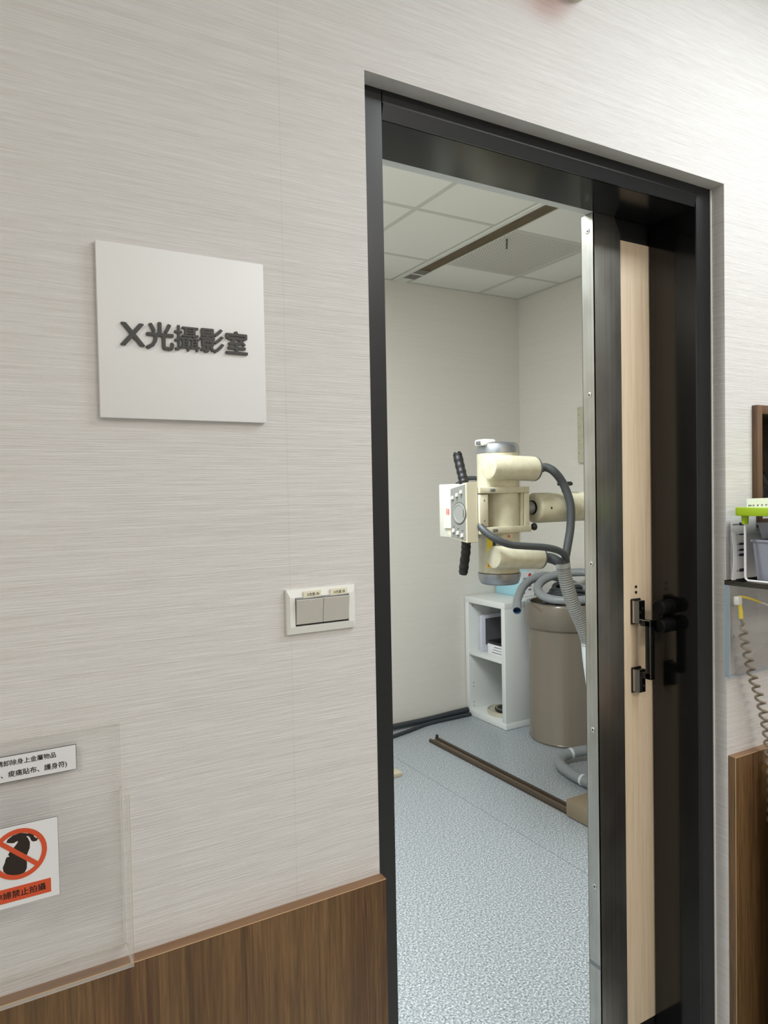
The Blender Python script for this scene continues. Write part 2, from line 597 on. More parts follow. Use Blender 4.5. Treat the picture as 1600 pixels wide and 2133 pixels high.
bxo('slot_end', 'room_tile', ce, 2.324, 2.42, 2.745, RY, ZC, ZC + 0.012, smooth=False)

# corridor ceiling
struct(bxo('ceiling_corridor', 'corridor_white', None, -4.0, 5.2, -2.8, 0.0, CZ, CZ + 0.1, smooth=False), 'white corridor ceiling out of view', 'ceiling')

# luminaires (flat panels in the ceilings)
def luminaire(x0, x1, y0, y1, z, mat, label):
    t = thing('ceiling_light', ((x0 + x1) / 2, (y0 + y1) / 2, z), label, 'light')
    bm = bm_new()
    for a in ((x0, x1, y0, y0 + 0.02), (x0, x1, y1 - 0.02, y1), (x0, x0 + 0.02, y0, y1), (x1 - 0.02, x1, y0, y1)):
        add_box(bm, *a, z - 0.012, z)
    obj('frame', bm, 'lamp_frame', t, smooth=False)
    bm = bm_new()
    add_box(bm, x0 + 0.02, x1 - 0.02, y0 + 0.02, y1 - 0.02, z - 0.008, z - 0.002)
    bm.normal_update()
    for f in bm.faces:
        f.material_index = 0 if f.normal.z < -0.5 else 1       # only the lower face shines
    obj('diffuser', bm, [mat, 'lamp_frame'], t, smooth=False)
luminaire(1.25, 2.45, -1.15, -0.55, CZ, 'lamp_near', 'bright corridor ceiling panel above the acrylic shelf')
luminaire(-1.9, -1.3, -1.9, -1.3, CZ, 'lamp_fill_left', 'added fill panel in the corridor ceiling, behind the camera')  # added lamp, brightens the reveal at the right of the doorway
luminaire(0.6, 1.8, -2.6, -2.0, CZ, 'lamp_fill_front', 'added fill panel in the corridor ceiling opposite the doorway')  # added lamp, frontal fill for the beech leaf
luminaire(0.655, 1.231, 0.625, 1.201, ZC, 'lamp_room', 'ceiling panel light in the imaging room nearer the x-ray head')
luminaire(0.055, 0.631, 0.625, 1.201, ZC, 'lamp_room', 'second ceiling panel light inside the imaging room')

# door frame
fr = thing('trim_1', (OX0, YF, 0), 'black glossy steel door frame around the doorway', 'door frame')
fr['kind'] = 'structure'
bxo('left_stile', 'black_frame', fr, OX0, FX0, YF, YB, 0, OZ - 0.0005, smooth=False)
bxo('right_stile', 'black_gloss', fr, FX1, OX1, YF + 0.003, YB, 0, OZ - 0.0005, smooth=False)
bxo('right_stile_face', 'black_frame', fr, FX1, OX1, YF, YF + 0.003, 0, OZ - 0.0005, smooth=False)
bxo('head', 'black_soffit', fr, FX0 + 0.0005, FX1 - 0.0005, YF + 0.006, YB, FZ, OZ, smooth=False)
bm = bm_new()
add_prism(bm, [(YF, OZ), (YF, FZ + 0.026), (YF - 0.003, FZ + 0.024), (YF + 0.003, FZ), (YF + 0.008, FZ), (YF + 0.008, OZ)], 'x', FX0 + 0.002, FX1 - 0.0005)
obj('head_face', bm, 'black_frame', fr, smooth=False)
# rear strip of the frame, behind the leaf
bxo('rear_lip', 'grey_strip', fr, OX0, 1.2625, YB, 0.1875, FZ + 0.0004, 2.165, smooth=False)
bxo('track_cover', 'grey_strip', fr, OX0 - 0.2, OX1 + 0.9, 0.214, 0.232, 2.165, 2.30, smooth=False)
bxo('door_track', 'black_rubber', fr, OX0 - 0.2, OX1 + 0.9, YB + 0.001, 0.214, 2.165, 2.30, smooth=False)

bxo('caulk_bead', 'switch_white', fr, OX1 - 0.003, OX1 + 0.0002, YF - 0.004, YF, 0.0, OZ - 0.002, bev=0.001)

# rubber stops screwed to the right stile
for z in (1.213, 1.169):
    s = lat('door_stop', 'stop_black', fr, (FX1, 0.112, z), (-1, 0, 0),
            [(0, 0.0), (0, 0.017), (0.012, 0.017), (0.0125, 0.0155), (0.020, 0.0155), (0.0205, 0.018), (0.042, 0.0185), (0.045, 0.016), (0.045, 0)], 28)

# wainscot boards
t = thing('trim_2', (0.2, 0, 0), 'walnut wainscot board left of the doorway', 'wainscot'); t['kind'] = 'structure'
bxo('board', 'walnut', t, -4.0, 0.5745, -0.018, 0, 0, 0.8605, bev=0.0006)
bxo('edge_band', 'walnut_edge', t, -4.0, 0.5745, -0.018, 0, 0.8605, 0.8625, smooth=False)
bxo('edge_line', 'edge_light', t, -4.0, 0.5745, -0.0186, -0.0178, 0.8608, 0.8620, smooth=False)
t = thing('trim_3', (2, 0, 0), 'walnut wainscot board right of the doorway', 'wainscot'); t['kind'] = 'structure'
bxo('board', 'walnut', t, 1.506, 5.2, -0.018, 0, 0, 0.871, bev=0.0006)
bxo('edge_band', 'walnut_edge', t, 1.506, 5.2, -0.018, 0, 0.871, 0.873, smooth=False)

bxo('edge_line', 'edge_light', t, 1.5055, 5.2, -0.0186, -0.0178, 0.8713, 0.8725, smooth=False)
bxo('edge_line', 'edge_light', t, 1.5054, 1.5066, -0.0186, -0.0178, 0.0, 0.8713, smooth=False)

# ------------------------------------------------------------------ sliding door
DY0, DY1, DX = 0.1675, 0.2035, 1.263
d = thing('door_1', (DX, DY0, 0), 'pale beech sliding door with stainless steel edge', 'door'); d['kind'] = 'structure'
bxo('leaf', 'beech', d, 1.345, 2.25, DY0 + 0.001, DY1, 0.17, 2.088, bev=0.0006)
bxo('kick_plate', 'black_plastic', d, 1.30, 2.25, DY0 + 0.0005, DY1, 0.012, 0.17, smooth=False)
bm = bm_new()
add_prism(bm, [(DX, 0.012), (1.351, 0.012), (1.351, 2.103), (1.331, 2.137), (DX, 2.137)], 'y', DY0 - 0.0012, DY0 + 0.001)
add_box(bm, DX, DX + 0.002, DY0 - 0.0012, DY1 + 0.001, 0.012, 2.1365)
add_box(bm, DX, 1.351, DY1, DY1 + 0.0012, 0.012, 2.1365)
se = obj('steel_edge', bm, 'steel', d, smooth=False)
bxo('gap_shade', 'black_rubber', d, 1.27, 2.25, DY0 + 0.006, DY1 - 0.006, 2.088, 2.15, smooth=False)  # black filler standing in for the shade in the gap above the leaf
bxo('joint_band', 'alu_dark', se, DX - 0.0006, DX, DY0, DY1, 0.352, 0.362, smooth=False)
for z in (2.098, 1.718, 1.321, 0.926, 0.548):
    sc = lat('screw', 'steel_screw', se, (DX, 0.1845, z), (-1, 0, 0), [(-0.001, 0.0066), (0.0004, 0.0064), (0.0015, 0.0045), (0.0012, 0.0022), (0.0004, 0.0)], 24)
    bm = bm_new()
    add_box(bm, DX - 0.0019, DX - 0.0012, 0.1845 - 0.0024, 0.1845 + 0.0024, z - 0.0006, z + 0.0006)
    add_box(bm, DX - 0.0019, DX - 0.0012, 0.1845 - 0.0006, 0.1845 + 0.0006, z - 0.0024, z + 0.0024)
    obj('cross_slot', bm, 'screw_slot', se, smooth=False)

# handle: two posts and an offset grip
h = thing('door_handle', (1.392, DY0, 1.12), 'tmp', 'tmp')
del h['label'], h['category']
h.parent = d
h.matrix_parent_inverse = Matrix.Translation(d.matrix_world.translation).inverted()
for zc in (1.199, 1.032):
    bxo('backing_plate', 'black_rubber', h, 1.376, 1.408, 0.1635, DY0, zc - 0.031, zc + 0.031, bev=0.0015)
    bm = bm_new()
    add_prism(bm, [(1.379, 0.1635), (1.3825, 0.1475), (1.403, 0.1475), (1.4055, 0.1635)], 'z', zc - 0.0275, zc + 0.0275)
    obj('mount', bm, 'black_satin', h, smooth=False)
    bm = bm_new()
    add_prism(bm, [(1.3783, 0.1635), (1.3818, 0.1468), (1.3905, 0.1468), (1.3905, 0.1475), (1.3825, 0.1475), (1.379, 0.1635)], 'z', zc - 0.027, zc + 0.027)
    obj('chrome_cover', bm, 'chrome', h, smooth=False)
    sg = -1 if zc > 1.1 else 1
    for q in (0.0, ):
        lat('screw', 'chrome', h, (1.398, 0.1475, zc - sg * 0.010 - 0.002), (0, -1, 0), [(0, 0.0032), (0.0012, 0.0028), (0.0012, 0)], 16)
bm = bm_new()
add_box(bm, 1.387, 1.403, 0.1190, 0.1500, 1.166, 1.182, bev=0.002)
add_box(bm, 1.387, 1.403, 0.1190, 0.1500, 1.040, 1.056, bev=0.002)
add_box(bm, 1.387, 1.403, 0.1190, 0.1350, 1.040, 1.182, bev=0.002)
obj('grip', bm, 'black_satin', h)
bm = bm_new()
add_box(bm, 1.3866, 1.388, 0.1186, 0.1200, 1.042, 1.181)
add_box(bm, 1.3866, 1.388, 0.1186, 0.1480, 1.1806, 1.1824)
obj('chrome_line', bm, 'chrome', h, smooth=False)
for z in (1.258, 1.2445):
    lat('door_screw', 'chrome', d, (1.396, DY0 + 0.001, z), (0, -1, 0), [(0, 0.0042), (0.0015, 0.0036), (0.0022, 0)], 18)

# ------------------------------------------------------------------ room sign
t = thing('room_sign', (0.272, 0, 1.6075), 'square white room sign with raised dark grey characters on wallpaper', 'sign')
bxo('plate', 'sign_white', t, 0.1535, 0.3885, -0.009, 0, 1.6075, 1.8435, bev=0.0008)
cs = ['X', '光', '攝', '影', '室']
cw = [0.0300, 0.0365, 0.0345, 0.0335, 0.0315]
cx = [0.1975, 0.2340, 0.2715, 0.3075, 0.3440]
for ch, w_, x_ in zip(cs, cw, cx):
    k = 1.0
    o = text('raised_character', ch, 'sign_char', t, x_, -0.009, 1.7225 if ch != 'X' else 1.7215, width=w_, extrude=0.0035, bold=0.024 if ch != '攝' else 0.012, step=4e-5)

# ------------------------------------------------------------------ light switch
SX, SZ = 0.474, 1.317
t = thing('light_switch', (SX, 0, SZ - 0.035), 'white two-gang wall switch with small cream labels beside the doorway', 'switch')
bm = bm_new()
def ringpts(hw, hh, y, r=0.003):
    return [Vector((SX + a * hw, y, SZ + b * hh)) for a, b in ((-1, -1), (1, -1), (1, 1), (-1, 1))]
rings = [ringpts(0.0595, 0.0348, 0.0), ringpts(0.0600, 0.0352, -0.003), ringpts(0.0590, 0.0342, -0.0062), ringpts(0.0545, 0.0235, -0.0095), ringpts(0.0462, 0.0222, -0.0098), ringpts(0.0462, 0.0222, -0.004)]
vr = [[bm.verts.new(p) for p in r_] for r_ in rings]
for A, B in zip(vr, vr[1:]):
    for k in range(4):
        bm.faces.new((A[k], A[(k + 1) % 4], B[(k + 1) % 4], B[k]))
bm.faces.new(vr[-1])
obj('plate', bm, 'switch_white', t, angle=12)
bxo('recess', 'black_plastic', t, SX - 0.0458, SX + 0.0458, -0.0085, -0.004, SZ - 0.0218, SZ + 0.0218, smooth=False)
for i in (0, 1):
    x0 = SX - 0.0452 + i * 0.0456
    bm = bm_new()
    z0, z1 = SZ - 0.0192, SZ + 0.0215
    add_prism(bm, [(-0.004, z0), (-0.0105, z0), (-0.0150, z1 - 0.003), (-0.0138, z1), (-0.004, z1)], 'x', x0, x0 + 0.0448)
    r_ = obj('rocker', bm, 'switch_grey', t, angle=20)
    bxo('rocker_lip', 'alu', r_, x0 + 0.0006, x0 + 0.0442, -0.0146, -0.0128, z1 - 0.0022, z1 + 0.0006, bev=0.0004)
    for zz, yy in ((z0 + 0.003, -0.0108), (z1 - 0.0055, -0.0147)):
        lat('pip', 'button_cream', r_, (x0 + 0.0235, yy + 0.0004, zz), (0, -1, 0), [(0, 0.0010), (0.0006, 0.0008), (0.0008, 0)], 10)
for cx_, body in ((SX - 0.0175, 'X光室-內'), (SX + 0.0285, 'X光室-外')):
    lb = bxo('label_tape', 'label_cream', t, cx_ - 0.0150, cx_ + 0.0150, -0.0108, -0.0092, SZ + 0.0205, SZ + 0.0312, smooth=False)
    lb.rotation_euler = (0, 0, 0)
    text('printed_text', body, 'ink', lb, cx_ + 0.001, -0.0108, SZ + 0.0262, width=0.0205, extrude=0.0002, bold=0.010)

# ------------------------------------------------------------------ acrylic leaflet holder
HX0, HX1 = -0.092, 0.1655
t = thing('leaflet_holder', (0.037, 0, 0.883), 'clear acrylic wall leaflet holder with printed stickers', 'leaflet holder')
def plate(name, x0, x1, y0, y1, z0, z1, parent, edge='acrylic_edge', thin='y'):
    bm = bm_new(); add_box(bm, x0, x1, y0, y1, z0, z1)
    bm.normal_update()
    ax = 'xyz'.index(thin)
    for f in bm.faces:
        f.material_index = 0 if abs(f.normal[ax]) > 0.5 else 1
    return obj(name, bm, ['acrylic', edge], parent, smooth=False)
bp_ = plate('back_plate', HX0, 0.1665, -0.0065, -0.0035, 0.883, 1.191, t)
fp_ = plate('front_plate', HX0, 0.1675, -0.0610, -0.0580, 0.883, 1.1115, t)
bm = bm_new()
add_prism(bm, [(-0.0580, 0.886), (-0.0065, 0.886), (-0.0065, 1.1025), (-0.012, 1.106), (-0.0580, 1.1100)], 'x', 0.1640, 0.1675)
bm.normal_update()
for f in bm.faces:
    f.material_index = 0 if abs(f.normal.x) > 0.5 else 1
obj('side_wall', bm, ['acrylic', 'acrylic_edge'], t, smooth=False)
bm = bm_new()
add_box(bm, HX0, HX0 + 0.003, -0.058, -0.0065, 0.886, 1.106)
obj('side_wall', bm, 'acrylic', t, smooth=False)
plate('bottom_wall', HX0, 0.1675, -0.0580, -0.0065, 0.883, 0.886, t, thin='z')
for zz in (0.95, 1.16):
    lat('standoff', 'acrylic_edge', bp_, (-0.05, 0.0, zz), (0, -1, 0), [(0, 0.006), (0.0035, 0.006)], 16)
# notice strip on the back plate
ns = bxo('notice_strip', 'ink', t, -0.030, 0.1110, -0.0069, -0.0065, 1.1395, 1.1730, smooth=False)
bxo('strip_paper', 'paper_white', ns, -0.0294, 0.1104, -0.0073, -0.0069, 1.1401, 1.1724, smooth=False)
text('printed_text', '照X光請卸除身上金屬物品', 'ink', ns, 0.0415, -0.0073, 1.1640, width=0.0895, extrude=0.0002, bold=0.016)
text('printed_text', '(金屬鈕扣、痠痛貼布、護身符)', 'ink', ns, 0.0425, -0.0073, 1.1490, width=0.1130, extrude=0.0002, bold=0.016)
# pregnancy warning sticker on the front plate
ws = bxo('warning_sticker', 'panel_dark', t, -0.0045, 0.0815, -0.0614, -0.0610, 1.0055, 1.1045, smooth=False)
bxo('sticker_paper', 'paper_white', ws, -0.0041, 0.0811, -0.0618, -0.0614, 1.0059, 1.1041, smooth=False)
RC = (0.0375, 1.0690)
sil = [(-0.0135, 0.0170), (-0.0120, 0.0205), (-0.0060, 0.0240), (0.0020, 0.0252), (0.0062, 0.0238), (0.0105, 0.0222), (0.0135, 0.0232), (0.0165, 0.0215), (0.0172, 0.0170), (0.0195, 0.0142), (0.0222, 0.0142),
       (0.0200, 0.0108), (0.0160, 0.0110), (0.0138, 0.0130), (0.0128, 0.0165), (0.0108, 0.0192), (0.0085, 0.0195), (0.0105, 0.0165), (0.0125, 0.0110), (0.0120, 0.0040), (0.0085, -0.0040), (0.0070, -0.0080), (0.0085, -0.0130),
       (0.0080, -0.0200), (0.0055, -0.0245), (-0.0020, -0.0258), (-0.0100, -0.0238), (-0.0140, -0.0215), (-0.0175, -0.0175), (-0.0182, -0.0120), (-0.0160, -0.0075), (-0.0148, -0.0030), (-0.0135, -0.0008), (-0.0105, -0.0008), (-0.0120, 0.0022),
       (-0.0095, 0.0055), (-0.0045, 0.0100), (-0.0012, 0.0140), (-0.0008, 0.0160), (-0.0030, 0.0155), (-0.0055, 0.0145), (-0.0095, 0.0155)]
bm = bm_new()
add_prism(bm, [(RC[0] + a * 0.98, RC[1] + b) for a, b in sil], 'y', -0.0620, -0.0618)
obj('silhouette', bm, 'print_brown', ws, smooth=False)
bm = bm_new()
N = 56
ro, ri = 0.0308, 0.0252
v_o = [bm.verts.new((RC[0] + ro * math.cos(2 * math.pi * k / N), -0.0622, RC[1] + ro * math.sin(2 * math.pi * k / N))) for k in range(N)]
v_i = [bm.verts.new((RC[0] + ri * math.cos(2 * math.pi * k / N), -0.0622, RC[1] + ri * math.sin(2 * math.pi * k / N))) for k in range(N)]
for k in range(N):
    bm.faces.new((v_o[k], v_o[(k + 1) % N], v_i[(k + 1) % N], v_i[k]))
a45 = math.radians(-42)
ux, uz = math.cos(a45), math.sin(a45)
bar = []
for s_, q in ((-1, -1), (1, -1), (1, 1), (-1, 1)):
    bar.append(bm.verts.new((RC[0] + ux * s_ * 0.0268 - uz * q * 0.0027, -0.06215, RC[1] + uz * s_ * 0.0268 + ux * q * 0.0027)))
bm.faces.new(bar)
gg = bmesh.ops.extrude_face_region(bm, geom=bm.faces[:])
bmesh.ops.translate(bm, vec=(0, -0.0001, 0), verts=[q for q in gg['geom'] if isinstance(q, bmesh.types.BMVert)])
obj('prohibition_ring', bm, 'print_orange', ws, smooth=False)
bxo('banner', 'print_orange', ws, 0.0045, 0.0715, -0.0621, -0.0618, 1.0125, 1.0298, smooth=False)
text('printed_text', '孕婦禁止拍攝', 'ink', ws, 0.0375, -0.0621, 1.0213, width=0.0560, extrude=0.0002, bold=0.016)

# ------------------------------------------------------------------ warning lamp above the door
t = thing('warning_lamp', (1.03, 0, 2.44), 'red warning lamp on a beige base high above the doorway', 'lamp')
bm = bm_new(); add_lathe(bm, (1.03, 0, 2.4905), (0, -1, 0), [(0, 0.05), (0.022, 0.05), (0.028, 0.044), (0.028, 0)], 40)
obj('lamp_base', bm, 'lamp_base', t)
bm = bm_new(); add_lathe(bm, (1.03, -0.024, 2.496), (0, -0.87, -0.49), [(0, 0.033), (0.07, 0.033), (0.093, 0.024), (0.102, 0)], 40)
obj('red_dome', bm, 'lamp_red', t)

# ------------------------------------------------------------------ wall niche and what stands in it
t = thing('wall_niche', (1.9, 0, 1.40), 'dark wood framed wall niche above the acrylic shelf', 'niche')
w_ = NW
bxo('frame_side', 'niche_wood', t, NX0, NX0 + w_, -0.014, 0, NZ0, NZ1, bev=0.0006)
bxo('frame_side', 'niche_wood', t, NX1 - w_, NX1, -0.014, 0, NZ0, NZ1, bev=0.0006)
bxo('frame_top', 'niche_wood', t, NX0 + w_, NX1 - w_, -0.014, 0, NZ1 - 0.020, NZ1, bev=0.0006)
bxo('frame_bottom', 'niche_wood', t, NX0 + w_, NX1 - w_, -0.014, 0, NZ0, NZ0 + 0.02, bev=0.0006)
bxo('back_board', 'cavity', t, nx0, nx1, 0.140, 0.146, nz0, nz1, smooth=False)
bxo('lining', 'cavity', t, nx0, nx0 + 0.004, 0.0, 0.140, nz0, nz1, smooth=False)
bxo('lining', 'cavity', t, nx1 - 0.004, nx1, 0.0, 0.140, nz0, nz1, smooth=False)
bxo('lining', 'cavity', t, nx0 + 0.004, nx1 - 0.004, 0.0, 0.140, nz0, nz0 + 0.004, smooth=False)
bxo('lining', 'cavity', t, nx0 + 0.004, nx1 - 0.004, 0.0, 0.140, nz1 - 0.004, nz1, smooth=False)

def crumple(name, c, r, mats, parent, seed, amp=0.25, sub=3):
    rnd = random.Random(seed)
    bm = bm_new()
    bmesh.ops.create_icosphere(bm, subdivisions=sub, radius=1.0)
    ph = [(Vector((rnd.uniform(-1, 1), rnd.uniform(-1, 1), rnd.uniform(-1, 1))) * 4, rnd.uniform(0, 6)) for _ in range(7)]
    for v in bm.verts:
        k = 1 + amp * sum(math.sin(v.co.dot(a) + b) for a, b in ph) / 3.0 + rnd.uniform(-0.05, 0.05)
        v.co = Vector((c[0] + v.co.x * r[0] * k, c[1] + v.co.y * r[1] * k, c[2] + v.co.z * r[2] * k))
    return obj(name, bm, mats, parent, angle=25)
o = crumple('foil_pouch', (1.696, 0.040, 1.482), (0.036, 0.022, 0.052), 'bag_black', None, 5, 0.3)
tag(o, 'crumpled shiny black pouch inside the wood framed niche', 'pouch')

# ------------------------------------------------------------------ acrylic shelf with storage rack
AX0, AX1 = 1.4955, 1.95
t = thing('acrylic_shelf', (AX0, 0, 1.06), 'clear acrylic wall shelf on triangular bracket beside the doorway', 'shelf')
bm = bm_new(); add_box(bm, AX0, AX1, -0.20, 0, 1.272, 1.283)
bm.normal_update()
for f in bm.faces:
    f.material_index = 0 if abs(f.normal.z) > 0.5 else 1
obj('shelf_plate', bm, ['acrylic', 'acrylic_edge_dark'], t, smooth=False)
plate('back_plate', AX0, AX1, -0.012, 0.0, 1.058, 1.272, t, edge='acrylic_edge_blue')
bxo('edge_strip', 'acrylic_edge_blue', t, AX0 - 0.001, AX0, -0.013, 0.0, 1.0585, 1.271, smooth=False)
bm = bm_new()
add_prism(bm, [(-0.012, 1.062), (-0.012, 1.272), (-0.196, 1.272), (-0.196, 1.262)], 'x', AX0, AX0 + 0.004)
bm.normal_update()
for f in bm.faces:
    f.material_index = 0 if abs(f.normal.x) > 0.5 else 1
obj('gusset', bm, ['acrylic', 'acrylic_edge'], t, smooth=False)
for z in (1.152, 1.226):
    lat('bolt', 'chrome', t, (AX0 + 0.014, -0.012, z), (0, -1, 0), [(0, 0.004), (0.003, 0.0035), (0.003, 0)], 16)

# storage rack: lime tray on white wire legs
t = thing('storage_rack', (1.62, -0.10, 1.283), 'lime green topped rack with white wire legs on the acrylic shelf', 'rack')
RX0, RX1, RY0, RY1 = 1.4845, 1.80, -0.165, -0.035
zt = 1.449
bm = bm_new()
for a in ((RX0, RX1, RY0, RY0 + 0.010), (RX0, RX1, RY1 - 0.010, RY1), (RX0, RX0 + 0.010, RY0, RY1), (RX1 - 0.01, RX1, RY0, RY1)):
    add_box(bm, *a, zt - 0.017, zt + 0.002, bev=0.002)
add_box(bm, RX0 + 0.005, RX1 - 0.005, RY0 + 0.005, RY1 - 0.005, zt - 0.016, zt - 0.012)
obj('tray', bm, 'lime', t)
for x_ in (RX0 + 0.018, RX1 - 0.018):
    for y_ in (RY0 + 0.012, RY1 - 0.012):
        lat('leg_socket', 'lime', t, (x_, y_, zt - 0.014), (0, 0, -1), [(0, 0.008), (0.022, 0.0068), (0.022, 0)], 16)
    pth = [(x_, RY1 - 0.012, zt - 0.03), (x_, RY1 - 0.012, 1.296), (x_, RY1 - 0.0135, 1.290), (x_, RY1 - 0.019, 1.2865), (x_, RY0 + 0.019, 1.2865), (x_, RY0 + 0.0135, 1.290), (x_, RY0 + 0.012, 1.296), (x_, RY0 + 0.012, zt - 0.03)]
    tub('wire_leg', 'wire_white', t, pth, 0.0026, 10)

def crate(name, x0, x1, y0, y1, z0, z1, label):
    t = thing(name, ((x0 + x1) / 2, (y0 + y1) / 2, z0), label, 'bin')
    bm = bm_new()
    th = 0.003
    lo = [(x0 + .008, y0 + .006), (x1 - .008, y0 + .006), (x1 - .008, y1 - .006), (x0 + .008, y1 - .006)]
    hi = [(x0, y0), (x1, y0), (x1, y1), (x0, y1)]
    A = [bm.verts.new((p[0], p[1], z0)) for p in lo]
    B = [bm.verts.new((p[0], p[1], z1)) for p in hi]
    C_ = [bm.verts.new((p[0] + (th if p[0] == x0 else -th), p[1] + (th if p[1] == y0 else -th), z1)) for p in hi]
    D_ = [bm.verts.new((p[0] + (th if p[0] < (x0 + x1) / 2 else -th), p[1] + (th if p[1] < (y0 + y1) / 2 else -th), z0 + th)) for p in lo]
    bm.faces.new(A); bm.faces.new(D_)
    for k in range(4):
        k2 = (k + 1) % 4
        bm.faces.new((A[k], A[k2], B[k2], B[k])); bm.faces.new((B[k], B[k2], C_[k2], C_[k])); bm.faces.new((C_[k], C_[k2], D_[k2], D_[k]))
    obj('shell', bm, 'bin_grey', t, smooth=False)
    bm = bm_new()
    for a in ((x0 - .003, x1 + .003, y0 - .003, y0 + .003), (x0 - .003, x1 + .003, y1 - .003, y1 + .003), (x0 - .003, x0 + .003, y0, y1), (x1 - .003, x1 + .003, y0, y1)):
        add_box(bm, *a, z1 - 0.003, z1 + 0.002)
    obj('rim', bm, 'bin_grey', t, smooth=False)
    lat('finger_hole', 'bin_grey_dark', t, (x0 + 0.003, (y0 + y1) / 2 - 0.015, z1 - 0.028), (-1, 0, 0), [(0, 0.016), (0.0012, 0.016), (0.0012, 0.013), (0.0005, 0.013), (0.0005, 0)], 24)
    return t
crate('storage_bin', 1.522, 1.76, -0.150, -0.052, 1.2866, 1.376, 'grey plastic bin with round finger hole in the lower rack')
crate('storage_bin', 1.535, 1.76, -0.146, -0.056, 1.3785, 1.414, 'smaller grey plastic bin stacked under the lime tray')

# leaflets between rack and wall
def leaflet(name, x0, x1, y, z0, z1, label, purple, bow=0.0):
    t = thing(name, ((x0 + x1) / 2, y, z0), label, 'leaflet')
    bm = bm_new()
    n = 8
    A = []
    for k in range(n + 1):
        zz = z0 + (z1 - z0) * k / n
        yy = y - bow * math.sin(math.pi * k / n)
        A.append([bm.verts.new((x0, yy, zz)), bm.verts.new((x1, yy, zz)), bm.verts.new((x1, yy + 0.0008, zz)), bm.verts.new((x0, yy + 0.0008, zz))])
    for P, Q in zip(A, A[1:]):
        for k in range(4):
            bm.faces.new((P[k], P[(k + 1) % 4], Q[(k + 1) % 4], Q[k]))
    bm.faces.new(A[0]); bm.faces.new(A[-1])
    obj('sheet', bm, 'paper_white', t)
    if purple:
        for zz, hh in purple:
            bxo('printed_bar', 'print_purple', t, x0 + 0.030, x0 + 0.052, y - 0.0007, y - 0.0001, zz, zz + hh, smooth=False)
            bxo('printed_line', 'print_grey', t, x0 + 0.006, x0 + 0.027, y - 0.0007, y - 0.0001, zz + 0.001, zz + hh * 0.6, smooth=False)
    return t
leaflet('price_leaflet', 1.5065, 1.66, -0.010, 1.284, 1.430, 'white leaflet with purple bars standing behind the lime topped rack', [(1.300, 0.007), (1.336, 0.006), (1.348, 0.005), (1.362, 0.005), (1.385, 0.003), (1.408, 0.006)])
leaflet('blank_sheet', 1.4965, 1.512, -0.018, 1.284, 1.395, 'narrow plain curled white sheet leaning by the wire leg', None, 0.004)
t = leaflet('notice_card', 1.5075, 1.70, -0.048, 1.4376, 1.4700, 'narrow white card standing on the lime tray', None)
for k in range(6):
    bxo('printed_line', 'print_grey', t, 1.513 + 0.016 * k, 1.513 + 0.016 * k + (0.011 if k == 0 else 0.006), -0.0487, -0.0481, 1.4530, 1.4558, smooth=False)

# coiled cord with yellow sleeve
t = thing('coiled_cord', (1.56, -0.03, 0.87), 'taupe coiled cord with yellow sleeve hanging below the acrylic shelf', 'cord')
axis = spline([(1.5085, -0.036, 1.183), (1.514, -0.036, 1.150), (1.530, -0.037, 1.095), (1.547, -0.038, 1.046), (1.563, -0.040, 1.010), (1.580, -0.042, 0.955), (1.590, -0.045, 0.90), (1.594, -0.05, 0.80), (1.594, -0.05, 0.70)], 40)
L = 0.0
path = []
for i, p in enumerate(axis):
    if i:
        L += (p - axis[i - 1]).length
    ph = 2 * math.pi * L / 0.0225
    rr = 0.0085 * min(1.0, 0.35 + L / 0.03)
    path.append(p + Vector((math.cos(ph) * rr, math.sin(ph) * rr, 0)))
tub('coil', 'cord_taupe', t, path, 0.0030, 8)
tub('cord_end', 'cord_taupe', t, spline([(1.503, -0.036, 1.198), (1.505, -0.036, 1.19), tuple(path[0])], 6), 0.0034, 8)
tub('yellow_sleeve', 'sleeve_yellow', t, spline([(1.499, -0.034, 1.232), (1.5015, -0.036, 1.215), (1.503, -0.036, 1.197)], 6), 0.0046, 12)
bxo('plug', 'plug_clear', t, 1.489, 1.503, -0.040, -0.026, 1.228, 1.248, bev=0.003)
tub('yellow_sleeve', 'sleeve_yellow', t, spline([(1.497, -0.034, 1.245), (1.507, -0.036, 1.246), (1.545, -0.037, 1.237), (1.572, -0.038, 1.228)], 8), 0.0031, 10)
tub('white_wire', 'wire_white', t, spline([(1.570, -0.038, 1.2286), (1.60, -0.038, 1.219), (1.66, -0.038, 1.19), (1.80, -0.04, 1.13)], 8), 0.0020, 8)

t.location = (t.location[0] + 0.008, t.location[1] + 0.0053, t.location[2])

# ------------------------------------------------------------------ X-ray tube stand
HXc, HYc = 1.800, 1.185
T = thing('xray_stand', (2.40, 1.15, 0.0), 'cream x-ray tube head on horizontal arm with grey cables', 'x-ray machine')
# carriage on the floor rail and column (mostly behind the door)
bxo('carriage', 'base_brown', T, 2.315, 2.62, 0.95, 1.365, 0.005, 0.082, bev=0.003)
bxo('column', 'cream', T, 2.335, 2.475, 1.06, 1.21, 0.082, ZC - 0.012, bev=0.006)
bxo('sleeve', 'cream', T, 2.315, 2.495, 1.04, 1.225, 1.30, 1.56, bev=0.006)
